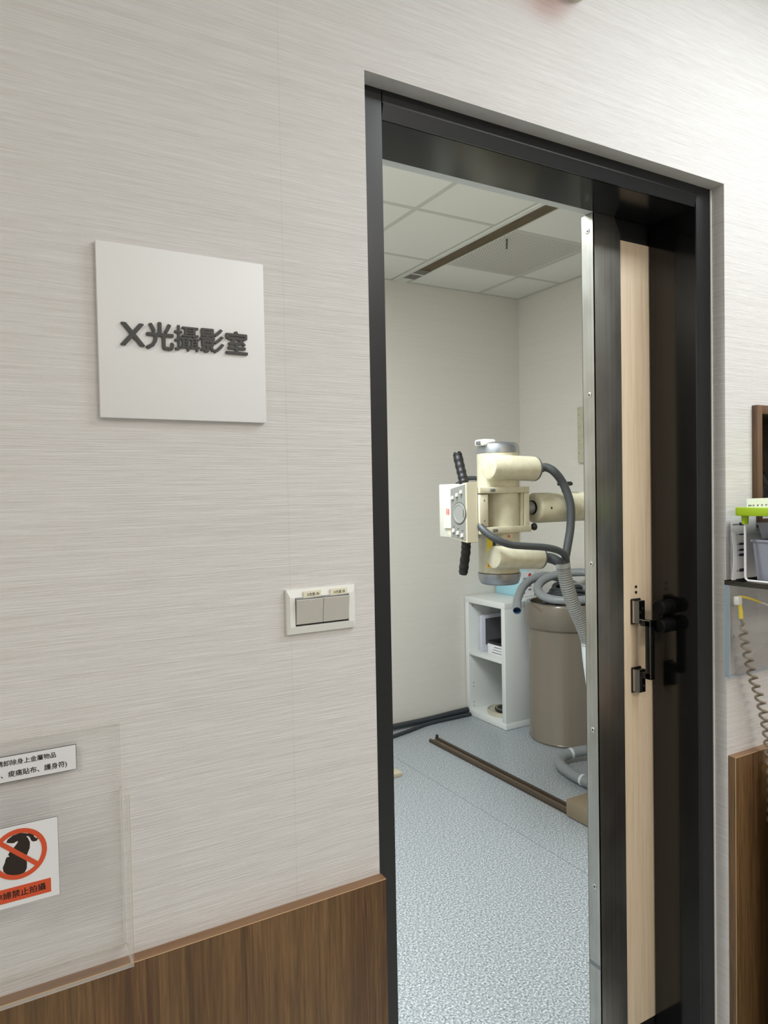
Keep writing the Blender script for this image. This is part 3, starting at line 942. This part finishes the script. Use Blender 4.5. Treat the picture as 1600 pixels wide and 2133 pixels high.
# arm
arm = lat('arm', 'cream', T, (1.944, 1.15, 1.425), (1, 0, 0), [(0, 0), (0, 0.045), (0.003, 0.0555), (0.010, 0.0605), (0.38, 0.0605)], 48)
lat('pivot', 'alu', arm, (1.886, 1.15, 1.427), (1, 0, 0), [(0, 0.018), (0.018, 0.018), (0.020, 0.026), (0.051, 0.026)], 12)
lat('pivot_ring', 'black_rubber', arm, (1.941, 1.15, 1.427), (1, 0, 0), [(0, 0.029), (0.004, 0.029)], 32)
lat('set_screw', 'black_plastic', arm, (1.990, 1.0912, 1.425), (0, -1, 0), [(0, 0.005), (0.003, 0.004), (0.003, 0)], 12)
kb = lat('star_knob', 'black_plastic', arm, (2.122, 1.15, 1.484), (0, 0, 1), [(0, 0.014), (0.026, 0.014), (0.030, 0.018)], 20)
bm = bm_new()
for k in range(4):
    a = math.pi / 2 * k + 0.5
    add_lathe(bm, (2.122 + 0.018 * math.cos(a), 1.15 + 0.018 * math.sin(a), 1.512), (0, 0, 1), [(0, 0.008), (0.004, 0.0145), (0.012, 0.0145), (0.017, 0.008), (0.017, 0)], 14)
obj('star_head', bm, 'black_plastic', kb)

# tube housing
hs = lat('tube_housing', 'cream', T, (HXc, HYc, 1.172), (0, 0, 1),
         [(0, 0.074), (0.006, 0.080), (0.14, 0.081), (0.18, 0.083), (0.36, 0.083), (0.40, 0.082), (0.474, 0.082)], 56)
lat('end_cap', 'alu', hs, (HXc, HYc, 1.644), (0, 0, 1), [(0, 0.0835), (0.026, 0.0815), (0.036, 0.077), (0.040, 0.070), (0.041, 0.060), (0.036, 0.056), (0.036, 0)], 56)
lat('end_cap', 'alu', hs, (HXc, HYc, 1.174), (0, 0, -1), [(0, 0.0845), (0.010, 0.0845), (0.030, 0.079), (0.041, 0.073), (0.044, 0.066), (0.044, 0)], 56)
bxo('top_plug', 'switch_white', hs, HXc - 0.092, HXc - 0.030, HYc - 0.03, HYc + 0.03, 1.672, 1.697, bev=0.008)
bxo('plug_latch', 'alu_dark', hs, HXc - 0.099, HXc - 0.090, HYc - 0.012, HYc + 0.012, 1.676, 1.690, bev=0.002)

# clamp: two flanges and a vertical back plate
cl = bxo('clamp_flange', 'cream', T, 1.643, 1.884, 1.097, 1.262, 1.488, 1.511, bev=0.002)
bxo('bolt', 'alu_dark', cl, 1.690, 1.712, 1.0925, 1.099, 1.494, 1.505, bev=0.002)
c2_ = bxo('clamp_flange', 'cream', T, 1.643, 1.892, 1.097, 1.262, 1.335, 1.360, bev=0.002)
bxo('bolt', 'alu_dark', c2_, 1.700, 1.722, 1.0925, 1.099, 1.342, 1.353, bev=0.002)
bxo('clamp_plate', 'cream_panel', T, 1.862, 1.886, 1.102, 1.255, 1.360, 1.488, bev=0.001)
bxo('clamp_rib', 'cream', T, 1.850, 1.859, 1.106, 1.18, 1.360, 1.488, bev=0.001)
k2 = lat('clamp_knob', 'black_plastic', T, (1.900, 1.12, 1.352), (1, 0, 0), [(0, 0.003), (0.014, 0.003), (0.014, 0.009), (0.020, 0.014), (0.030, 0.0145), (0.034, 0.010), (0.034, 0)], 8)

# cable receptacles
def horn(x0, x1, z0, z1, r, y):
    a = Vector((x0, y, z0)); b = Vector((x1, y, z1)); Ln = (b - a).length
    h_ = lat('cable_receptacle', 'cream', T, a, b - a, [(0, 0), (0, r - 0.010), (0.003, r - 0.003), (0.009, r), (Ln - 0.02, r + 0.001), (Ln - 0.02, r * 0.99)], 48)
    lat('end_ring', 'ring_grey', h_, a + (b - a) * ((Ln - 0.02) / Ln), b - a, [(0, r + 0.002), (0.008, r + 0.001), (0.016, r * 0.82), (0.020, r * 0.45), (0.020, 0)], 40)
    lat('gland', 'alu', h_, b - (b - a).normalized() * 0.002, b - a, [(0, 0.012), (0.010, 0.012), (0.012, 0.009), (0.022, 0.009), (0.022, 0)], 20)
horn(1.690, 1.932, 1.587, 1.580, 0.0475, 1.108)
horn(1.708, 1.955, 1.245, 1.229, 0.044, 1.108)

# collimator behind the control panel
co = bxo('collimator', 'collimator_white', T, 1.668, 1.880, 1.225, 1.405, 1.312, 1.527, bev=0.004)
bm = bm_new()
add_prism(bm, [(1.235, 1.350), (1.362, 1.350), (1.362, 1.492), (1.235, 1.492)], 'x', 1.660, 1.669)
obj('raised_cover', bm, 'collimator_white', co, smooth=False)
bxo('recess_pocket', 'cream_panel', co, 1.6672, 1.6685, 1.26, 1.345, 1.322, 1.349, smooth=False)
lb = bxo('red_label', 'print_red', co, 1.6592, 1.6602, 1.322, 1.342, 1.404, 1.428, smooth=False)
for k in range(5):
    bxo('label_print', 'label_cream', lb, 1.6588, 1.6593, 1.3245 + 0.003 * (k % 2), 1.3395 - 0.002 * (k % 3), 1.4055 + k * 0.0046, 1.4072 + k * 0.0046, smooth=False)
bxo('slider_rail', 'panel_grey', co, 1.656, 1.6605, 1.292, 1.296, 1.372, 1.472, smooth=False)
bxo('slider_knob', 'black_plastic', co, 1.652, 1.6575, 1.288, 1.298, 1.448, 1.460, bev=0.001)
bxo('slider_knob', 'print_red', co, 1.652, 1.6575, 1.286, 1.298, 1.434, 1.440, bev=0.001)
bxo('slider_knob', 'label_cream', co, 1.650, 1.6575, 1.284, 1.300, 1.390, 1.403, bev=0.001)

# control panel (taller towards the operator side)
cp = bm_new()
PX = 1.588
vv = add_prism(cp, [(1.110, 1.305), (1.212, 1.318), (1.212, 1.512), (1.110, 1.5305)], 'x', PX, PX + 0.0545)
bmesh.ops.bevel(cp, geom=cp.edges[:], offset=0.0025, segments=2, affect='EDGES')
cp = obj('control_panel', cp, 'cream_panel', T)
bm = bm_new()
add_prism(bm, [(1.116, 1.313), (1.208, 1.323), (1.208, 1.507), (1.116, 1.523)], 'x', PX - 0.0015, PX + 0.001)
obj('face_plate', bm, 'panel_grey', cp, smooth=False)
DC = (1.153, 1.415)
lat('dial_ring', 'panel_dark', cp, (PX - 0.001, DC[0], DC[1]), (-1, 0, 0), [(0, 0.0425), (0.001, 0.0425), (0.0014, 0.037)], 48)
lat('dial', 'panel_pale', cp, (PX - 0.002, DC[0], DC[1]), (-1, 0, 0), [(0, 0.039), (0.0022, 0.038), (0.0022, 0.031), (0.0012, 0.030), (0.0012, 0)], 48)
bxo('dial_needle', 'black_plastic', cp, PX - 0.0046, PX - 0.003, 1.1225, 1.1250, 1.400, 1.430, smooth=False)
for y_, z_ in ((1.192, 1.474), (1.164, 1.484), (1.137, 1.495), (1.189, 1.349), (1.161, 1.341), (1.134, 1.333)):
    bm = bm_new()
    add_prism(bm, [(PX - 0.001, z_ - 0.0065), (PX - 0.008, z_ - 0.0055), (PX - 0.005, z_ + 0.0065), (PX - 0.001, z_ + 0.0065)], 'y', y_ - 0.0062, y_ + 0.0062)
    obj('rocker_button', bm, 'button_cream', cp, smooth=False)
for y_, z_ in ((1.121, 1.515), (1.203, 1.500), (1.121, 1.319), (1.203, 1.328)):
    lat('panel_screw', 'alu', cp, (PX - 0.001, y_, z_), (-1, 0, 0), [(0, 0.003), (0.0014, 0.002), (0.0014, 0)], 10)
for y_ in (1.189, 1.161, 1.134):
    bxo('printed_mark', 'panel_dark', cp, PX - 0.0018, PX - 0.0014, y_ - 0.004, y_ + 0.004, 1.361 - (1.189 - y_) * 0.25, 1.366 - (1.189 - y_) * 0.25, smooth=False)
for y_ in (1.166, 1.139):
    bxo('printed_mark', 'panel_dark', cp, PX - 0.0018, PX - 0.0014, y_ - 0.0014, y_ + 0.0014, 1.461 + (1.166 - y_) * 0.35, 1.472 + (1.166 - y_) * 0.35, smooth=False)
bxo('panel_bracket', 'cream_panel', T, 1.643, 1.682, 1.100, 1.18, 1.364, 1.484, bev=0.0015)
for z_ in (1.385, 1.462):
    lat('bracket_screw', 'alu_dark', T, (1.664, 1.1005, z_), (0, -1, 0), [(0, 0.0035), (0.0015, 0.003), (0.0015, 0)], 12)

# hand grips
def grip(p):
    pts = spline(p, 10)
    n = len(pts)
    def rad(t):
        return 0.0185 + 0.0009 * math.sin(t * 40) - (0.004 if t > 0.97 else 0)
    g_ = tub('hand_grip', 'grip_black', T, pts, rad, 20)
grip([(1.672, 1.235, 1.520), (1.672, 1.240, 1.540), (1.672, 1.252, 1.572), (1.672, 1.266, 1.610), (1.672, 1.279, 1.651)])
grip([(1.672, 1.226, 1.310), (1.672, 1.229, 1.292), (1.672, 1.232, 1.259), (1.672, 1.243, 1.212), (1.672, 1.252, 1.170)])

# labels on the lower housing
def housing_label(name, mat, a0, a1, z0, z1, r, parent):
    bm = bm_new(); n = 6
    A = [[bm.verts.new((HXc + rr * math.cos(a0 + (a1 - a0) * k / n), HYc + rr * math.sin(a0 + (a1 - a0) * k / n), z)) for rr in (r, r + 0.0006) for z in (z0, z1)] for k in range(n + 1)]
    for P, Q in zip(A, A[1:]):
        for i, j in ((0, 1), (1, 3), (3, 2), (2, 0)):
            bm.faces.new((P[i], P[j], Q[j], Q[i]))
    bm.faces.new((A[0][0], A[0][1], A[0][3], A[0][2])); bm.faces.new((A[-1][0], A[-1][1], A[-1][3], A[-1][2]))
    return obj(name, bm, mat, parent)
D = math.radians
housing_label('warning_label', 'label_yellow', D(196), D(214), 1.200, 1.322, 0.0815, hs)
housing_label('warning_label', 'black_plastic', D(214), D(222), 1.200, 1.318, 0.0815, hs)
housing_label('warning_mark', 'label_orange', D(199), D(210), 1.204, 1.234, 0.0822, hs)
bm = bm_new(); add_prism(bm, [(1.778, 1.318), (1.788, 1.318), (1.783, 1.327)], 'y', 1.1005, 1.1045)
obj('warning_triangle', bm, 'print_red', hs, smooth=False)

# cables and corrugated sleeve
tub('high_tension_cable', 'cable_grey', T, spline([(1.948, 1.106, 1.5795), (1.966, 1.095, 1.586), (1.992, 1.075, 1.568), (2.036, 1.07, 1.518), (2.062, 1.06, 1.438), (2.062, 1.06, 1.352), (2.044, 1.06, 1.270), (2.026, 1.06, 1.200), (2.024, 1.06, 1.170)], 12), 0.0165, 18)
tub('panel_cable', 'cable_grey', T, spline([(1.665, 1.15, 1.390), (1.650, 1.105, 1.362), (1.664, 1.070, 1.332), (1.694, 1.048, 1.310), (1.742, 1.04, 1.294), (1.808, 1.035, 1.286), (1.910, 1.035, 1.275), (1.985, 1.04, 1.256), (2.026, 1.05, 1.228), (2.035, 1.06, 1.175)], 12), 0.0135, 18)
tub('high_tension_cable', 'cable_grey', T, spline([(1.966, 1.104, 1.230), (1.985, 1.09, 1.228), (2.000, 1.075, 1.218), (2.018, 1.065, 1.200), (2.022, 1.06, 1.17)], 10), 0.017, 18)
tub('thin_cable', 'pipe_dark', T, spline([(1.86, 1.27, 1.36), (1.885, 1.26, 1.33), (1.900, 1.25, 1.28), (1.93, 1.18, 1.235), (1.99, 1.10, 1.215), (2.03, 1.07, 1.19)], 10), 0.011, 14)
tub('thin_cable', 'pipe_dark', T, spline([(1.70, 1.33, 1.52), (1.715, 1.29, 1.545), (1.76, 1.27, 1.548), (1.80, 1.26, 1.53)], 8), 0.009, 12)
tub('corrugated_sleeve', 'hose_grey', T, spline([(2.020, 1.06, 1.196), (2.027, 1.06, 1.160), (2.042, 1.06, 1.108), (2.072, 1.06, 1.036), (2.112, 1.06, 0.963), (2.143, 1.06, 0.899), (2.152, 1.06, 0.86)], 14), 0.0235, 20, rib=(0.0092, 0.0045))
tub('sleeve_cuff', 'hose_grey', T, spline([(2.018, 1.06, 1.206), (2.021, 1.06, 1.188)], 3), 0.0285, 24)
tub('hose_cuff', 'cuff_white', T, spline([(2.150, 1.06, 0.875), (2.158, 1.06, 0.80), (2.175, 1.06, 0.70), (2.20, 1.06, 0.55), (2.32, 1.07, 0.45)], 10), 0.027, 20)

# floor rail
t = thing('floor_rail', (2.36, 1.9, 0), 'dark bronze metal rail running across the vinyl floor', 'rail')
bm = bm_new()
add_prism(bm, [(2.330, 0), (2.330, 0.012), (2.338, 0.018), (2.344, 0.018), (2.346, 0.010), (2.374, 0.010), (2.376, 0.020), (2.392, 0.020), (2.394, 0.0)], 'y', 0.4, 2.52)
obj('profile', bm, 'floor_rail', t, smooth=False)
bxo('groove_strip', 'floor_rail_light', t, 2.348, 2.372, 0.4, 2.515, 0.0095, 0.0115, smooth=False)
bxo('end_stop', 'floor_rail', t, 2.376, 2.391, 2.506, 2.52, 0.019, 0.036, bev=0.002)
lat('screw', 'steel_screw', t, (2.360, 2.42, 0.011), (0, 0, 1), [(0, 0.005), (0.002, 0.004), (0.002, 0)], 14)

# overhead rail in the ceiling slot
t = thing('overhead_rail', (2.372, 1.5, ZC), 'brown recessed ceiling rail with white edge strip', 'rail')
bxo('edge_strip', 'rail_white', t, 2.310, 2.342, YB + 0.001, RY - 0.022, ZC - 0.010, ZC - 0.0021, bev=0.002)
bxo('side_web', 'rail_white', t, 2.334, 2.340, YB + 0.001, 2.744, ZC - 0.003, ZC + 0.055, smooth=False)
bxo('channel', 'rail_brown', t, 2.344, 2.432, YB + 0.001, 2.744, ZC - 0.004, ZC - 0.0022, smooth=False)
bxo('end_stop', 'tbracket', t, 2.346, 2.430, 2.56, 2.742, ZC - 0.007, ZC - 0.004, smooth=False)
bxo('stop_bar', 'rail_white', t, 2.346, 2.430, 2.635, 2.648, ZC - 0.010, ZC - 0.007, smooth=False)

# perforated ceiling grille
t = thing('ceiling_grille', (2.71, 2.11, ZC), 'grey perforated metal ceiling grille with hanging latch pin', 'grille')
bxo('grille_panel', 'vent_metal', t, 2.432 + g, 2.99 - g, 1.813 + g, 2.413 - g, ZC - 0.001, ZC + 0.010, smooth=False)
bm = bm_new()
nx, ny = 30, 32
for i in range(nx):
    for j in range(ny):
        x_ = 2.458 + (0.506) * (i + (0.5 if j % 2 else 0)) / nx
        y_ = 1.838 + 0.55 * j / (ny - 1)
        q = [bm.verts.new((x_ + 0.0042 * math.cos(k * math.pi / 3), y_ + 0.0042 * math.sin(k * math.pi / 3), ZC - 0.0014)) for k in range(6)]
        bm.faces.new(q)
ph = obj('perforations', bm, 'vent_hole', t, smooth=False)
ph['kind'] = 'stuff'
tub('latch_pin', 'panel_dark', t, [(2.488, 1.93, ZC), (2.489, 1.932, ZC - 0.02), (2.494, 1.94, ZC - 0.05)], 0.0045, 10)

# ------------------------------------------------------------------ white cube shelf and its contents
KX0, KX1, KY0, KY1, KZ = 2.842, 3.232, 2.422, 2.832, 0.795
t = thing('cube_shelf', ((KX0 + KX1) / 2, (KY0 + KY1) / 2, 0), 'white two-compartment cube shelf in the room corner', 'shelf unit')
bxo('top_board', 'cabinet_white', t, KX0, KX1, KY0, KY1, KZ - 0.038, KZ, bev=0.001)
bxo('bottom_board', 'cabinet_white', t, KX0, KX1, KY0, KY1, 0.002, 0.042, bev=0.001)
for a, b in ((KY0, KY0 + 0.036), (KY1 - 0.036, KY1)):
    bxo('side_board', 'cabinet_white', t, KX0, KX1, a, b, 0.042, KZ - 0.038, bev=0.0008)
bxo('middle_board', 'cabinet_white', t, KX0 + 0.001, KX1, KY0 + 0.036, KY1 - 0.036, 0.410, 0.430, bev=0.0006)
bxo('back_board', 'cabinet_white', t, KX1 - 0.005, KX1, KY0 + 0.036, KY1 - 0.036, 0.042, KZ - 0.038, smooth=False)
for z_ in (0.06, 0.085, 0.19, 0.215, 0.735):
    lat('peg_hole', 'hole_dark', t, (KX0 + 0.035, KY1 - 0.0362, z_), (0, -1, 0), [(0, 0.004), (0.0004, 0.004), (0.0004, 0)], 10)

t = thing('blue_carton', (3.155, 2.69, KZ), 'pale blue carton with printed white end on the cube shelf', 'box')
bxo('carton', 'box_blue', t, 3.100, 3.212, 2.565, 2.822, KZ + 0.001, KZ + 0.166, bev=0.001)
e_ = bxo('white_end', 'paper_white', t, 3.101, 3.2115, 2.5635, 2.565, KZ + 0.002, KZ + 0.165, smooth=False)
bxo('printed_panel', 'print_blue', e_, 3.120, 3.140, 2.5630, 2.5636, KZ + 0.085, KZ + 0.125, smooth=False)
lat('printed_seal', 'print_red', e_, (3.175, 2.5636, KZ + 0.140), (0, -1, 0), [(0, 0.013), (0.0004, 0.013), (0.0004, 0)], 20)
for x_, z_ in ((3.175, 0.10), (3.175, 0.07), (3.13, 0.05), (3.175, 0.045), (3.12, 0.025)):
    bxo('printed_block', 'print_grey', e_, x_ - 0.012, x_ + 0.012, 2.5631, 2.5636, KZ + z_ - 0.006, KZ + z_ + 0.006, smooth=False)

t = thing('plastic_folder', (3.02, 2.72, 0.43), 'milky plastic folder of dark films standing in the upper cube', 'folder')
for k, y_ in enumerate((2.735, 2.748, 2.761)):
    bxo('sleeve', 'plastic_milky', t, 2.905 + 0.004 * k, 3.20, y_, y_ + 0.005, 0.431, 0.672 - 0.005 * k, bev=0.001)
bxo('film', 'film_dark', t, 2.935, 3.195, 2.7335, 2.735, 0.475, 0.648, smooth=False)
t = thing('small_carton', (2.99, 2.60, 0.43), 'small white carton with black lid lying in the upper cube', 'carton')
bx_ = bxo('carton', 'paper_white', t, 2.900, 3.05, 2.478, 2.668, 0.431, 0.500, bev=0.001)
bxo('black_lid', 'bag_black', t, 2.897, 3.053, 2.474, 2.672, 0.499, 0.520, bev=0.006)
for k in range(3):
    bxo('printed_line', 'panel_dark' if k != 1 else 'print_grey', bx_, 2.8992, 2.9002, 2.530, 2.625 - 0.012 * k, 0.446 + 0.018 * k, 0.450 + 0.018 * k, smooth=False)

t = thing('round_tin', (2.98, 2.565, 0.042), 'flat round cream tin holding a black disc in the lower cube', 'tin')
lat('tin', 'tin_cream', t, (2.985, 2.600, 0.0425), (0, 0, 1), [(0, 0), (0, 0.115), (0.012, 0.119), (0.026, 0.119), (0.028, 0.115), (0.020, 0.110), (0.014, 0)], 48)
lat('black_disc', 'bag_black', t, (2.995, 2.590, 0.0575), (0, 0, 1), [(0, 0.082), (0.014, 0.085), (0.022, 0.080), (0.018, 0.060), (0.020, 0)], 40)
lat('pale_ring', 'tin_cream', t, (2.995, 2.590, 0.0765), (0, 0, 1), [(0, 0.074), (0.003, 0.074), (0.003, 0.070), (0, 0.070)], 40, cap=False)

# ------------------------------------------------------------------ bin with hoses
BXc, BYc, BR, BZ = 3.080, 2.146, 0.222, 0.828
t = thing('waste_bin', (BXc, BYc, 0), 'large glossy taupe cylindrical waste bin beside the cube shelf', 'bin')
lat('body', 'bin_taupe', t, (BXc, BYc, 0.001), (0, 0, 1), [(0, 0), (0, 0.215), (0.012, 0.219), (0.016, 0.216), (0.72, BR), (0.72, 0.20), (0.3, 0.20), (0.3, 0)], 72)
lat('rim_band', 'bin_taupe', t, (BXc, BYc, 0.680), (0, 0, 1), [(0, BR - 0.004), (0, BR + 0.012), (0.004, BR + 0.015), (BZ - 0.680 - 0.02, BR + 0.014), (BZ - 0.680 - 0.006, BR + 0.008), (BZ - 0.680, BR - 0.008), (BZ - 0.680 - 0.004, BR - 0.018), (0.06, BR - 0.022)], 72, cap=False)
o = crumple('bin_bag', (BXc, BYc, 0.800), (0.160, 0.160, 0.03), 'bag_black', None, 11, 0.16, 4)
tag(o, 'crumpled black bag filling the top of the taupe bin', 'bag')

t = thing('hose_coil', (BXc, BYc, 0.83), 'thick grey suction hose coiled on top of the taupe bin', 'hose')
hp = spline([(2.715, 2.155, 0.802), (2.785, 2.235, 0.842), (2.86, 2.300, 0.872), (2.93, 2.345, 0.905), (3.02, 2.375, 0.935), (3.12, 2.36, 0.955), (3.21, 2.30, 0.93), (3.255, 2.20, 0.885), (3.24, 2.08, 0.868), (3.17, 1.99, 0.858), (3.07, 1.955, 0.856), (2.97, 1.985, 0.856), (2.908, 2.06, 0.858), (2.900, 2.15, 0.872), (2.945, 2.235, 0.905), (3.03, 2.27, 0.945), (3.13, 2.24, 0.975), (3.22, 2.17, 0.985), (3.27, 2.10, 0.985)], 10)
tub('hose', 'hose_smooth', t, hp, 0.0245, 20, cap=False, rib=(0.011, 0.0007))
d0 = (hp[0] - hp[1]).normalized()
lat('hose_mouth', 'hose_inside', t, hp[0] - d0 * 0.03, d0, [(0, 0.0), (0, 0.0205), (0.0335, 0.0222)], 28, cap=False)
lat('mouth_rim', 'hose_smooth', t, hp[0], d0, [(0, 0.0253), (0.004, 0.0253), (0.004, 0.0218), (0, 0.0218)], 28, cap=False)
t = thing('cable_bundle', (BXc, BYc, 0.84), 'dark grey cables looped inside the hose coil', 'cable')
for k, (rr, zz, a0) in enumerate(((0.115, 0.865, 0.0), (0.095, 0.885, 0.3), (0.078, 0.905, 0.7))):
    pts = [(BXc + 0.02 + rr * math.cos(a0 + q * 0.35), BYc + rr * math.sin(a0 + q * 0.35), zz + 0.012 * math.sin(q * 0.7)) for q in range(18)]
    tub('cable_loop', 'pipe_dark', t, spline(pts, 5), 0.014, 14)
o = crumple('plastic_wrap', (2.972, 2.110, 0.852), (0.028, 0.024, 0.012), 'cuff_white', None, 21, 0.3, 3)
tag(o, 'small crumpled clear white plastic scrap inside the hose coil', 'plastic')

# hose on the floor, in front of the bin
t = thing('floor_hose', (2.62, 1.7, 0), 'curved grey suction hose lying on the floor below the taupe bin', 'hose')
fh = spline([(2.92, 1.79, 0.06), (2.83, 1.825, 0.052), (2.755, 1.835, 0.042), (2.69, 1.80, 0.036), (2.655, 1.735, 0.033), (2.635, 1.655, 0.032), (2.625, 1.57, 0.032), (2.625, 1.49, 0.034)], 10)
tub('hose', 'hose_smooth', t, fh, 0.028, 20, rib=(0.010, 0.0006))
def cuff(i, r):
    tub('tape_collar', 'cuff_white', t, [fh[i], fh[i + 2]], r, 20)
cuff(12, 0.0298); cuff(60, 0.0298)
tub('grey_end', 'hose_smooth', t, spline([fh[-1], (2.63, 1.45, 0.036), (2.65, 1.41, 0.040)], 6), 0.031, 20)

# cables along the back wall, small plank by the left
o = tub('wall_pipe', 'pipe_dark', None, spline([(1.9, 2.795, 0.030), (2.25, 2.800, 0.028), (2.5, 2.808, 0.026), (2.7, 2.815, 0.030), (2.838, 2.815, 0.034)], 8), 0.018, 16)
tag(o, 'dark grey pipe running along the foot of the rear wall', 'pipe')
o = tub('wall_cable', 'pipe_dark', None, spline([(2.05, 2.66, 0.013), (2.3, 2.72, 0.013), (2.45, 2.765, 0.013), (2.55, 2.778, 0.013), (2.835, 2.782, 0.013)], 8), 0.011, 12)
tag(o, 'thinner dark cable splaying out in front of the rear wall pipe', 'cable')
o = bxo('wood_block', 'plank', None, 1.70, 1.925, 2.165, 2.225, 0.0005, 0.022, bev=0.002)
tag(o, 'small pale wood block on the vinyl floor at the left frame', 'wood block')

# narrow fixture on the side wall, its edge showing past the steel door edge
t = thing('wall_box', (3.32, 2.0, 1.66), 'cream wall box on the side wall past the steel door edge', 'wall box')
bxo('housing', 'cream', t, 3.315, RX - 0.0005, 1.95, 2.262, 1.662, 2.008, bev=0.003)
for z_ in (1.72, 1.80, 1.88, 1.96):
    lat('screw', 'alu', t, (3.3155, 2.25, z_), (-1, 0, 0), [(0, 0.004), (0.0015, 0.003), (0.0015, 0)], 10)

# unseen cabinet, added to throw shade on the right-hand wainscot
t = thing('shade_cabinet', (1.98, -0.31, 0), 'added unseen low cabinet shading the wainscot at the right frame edge', 'cabinet')
bxo('carcass', 'cavity', t, 1.578, 2.38, -0.540, -0.062, 0.0, 0.820, bev=0.002)
bxo('top_board', 'niche_wood', t, 1.574, 2.384, -0.560, -0.060, 0.820, 0.845, bev=0.002)
for x0 in (1.582, 1.980):
    dr = bxo('door', 'niche_wood', t, x0, x0 + 0.394, -0.556, -0.540, 0.06, 0.812, bev=0.0015)
    bxo('handle', 'chrome', dr, x0 + (0.36 if x0 < 1.9 else 0.02), x0 + (0.374 if x0 < 1.9 else 0.034), -0.574, -0.556, 0.50, 0.66, bev=0.002)
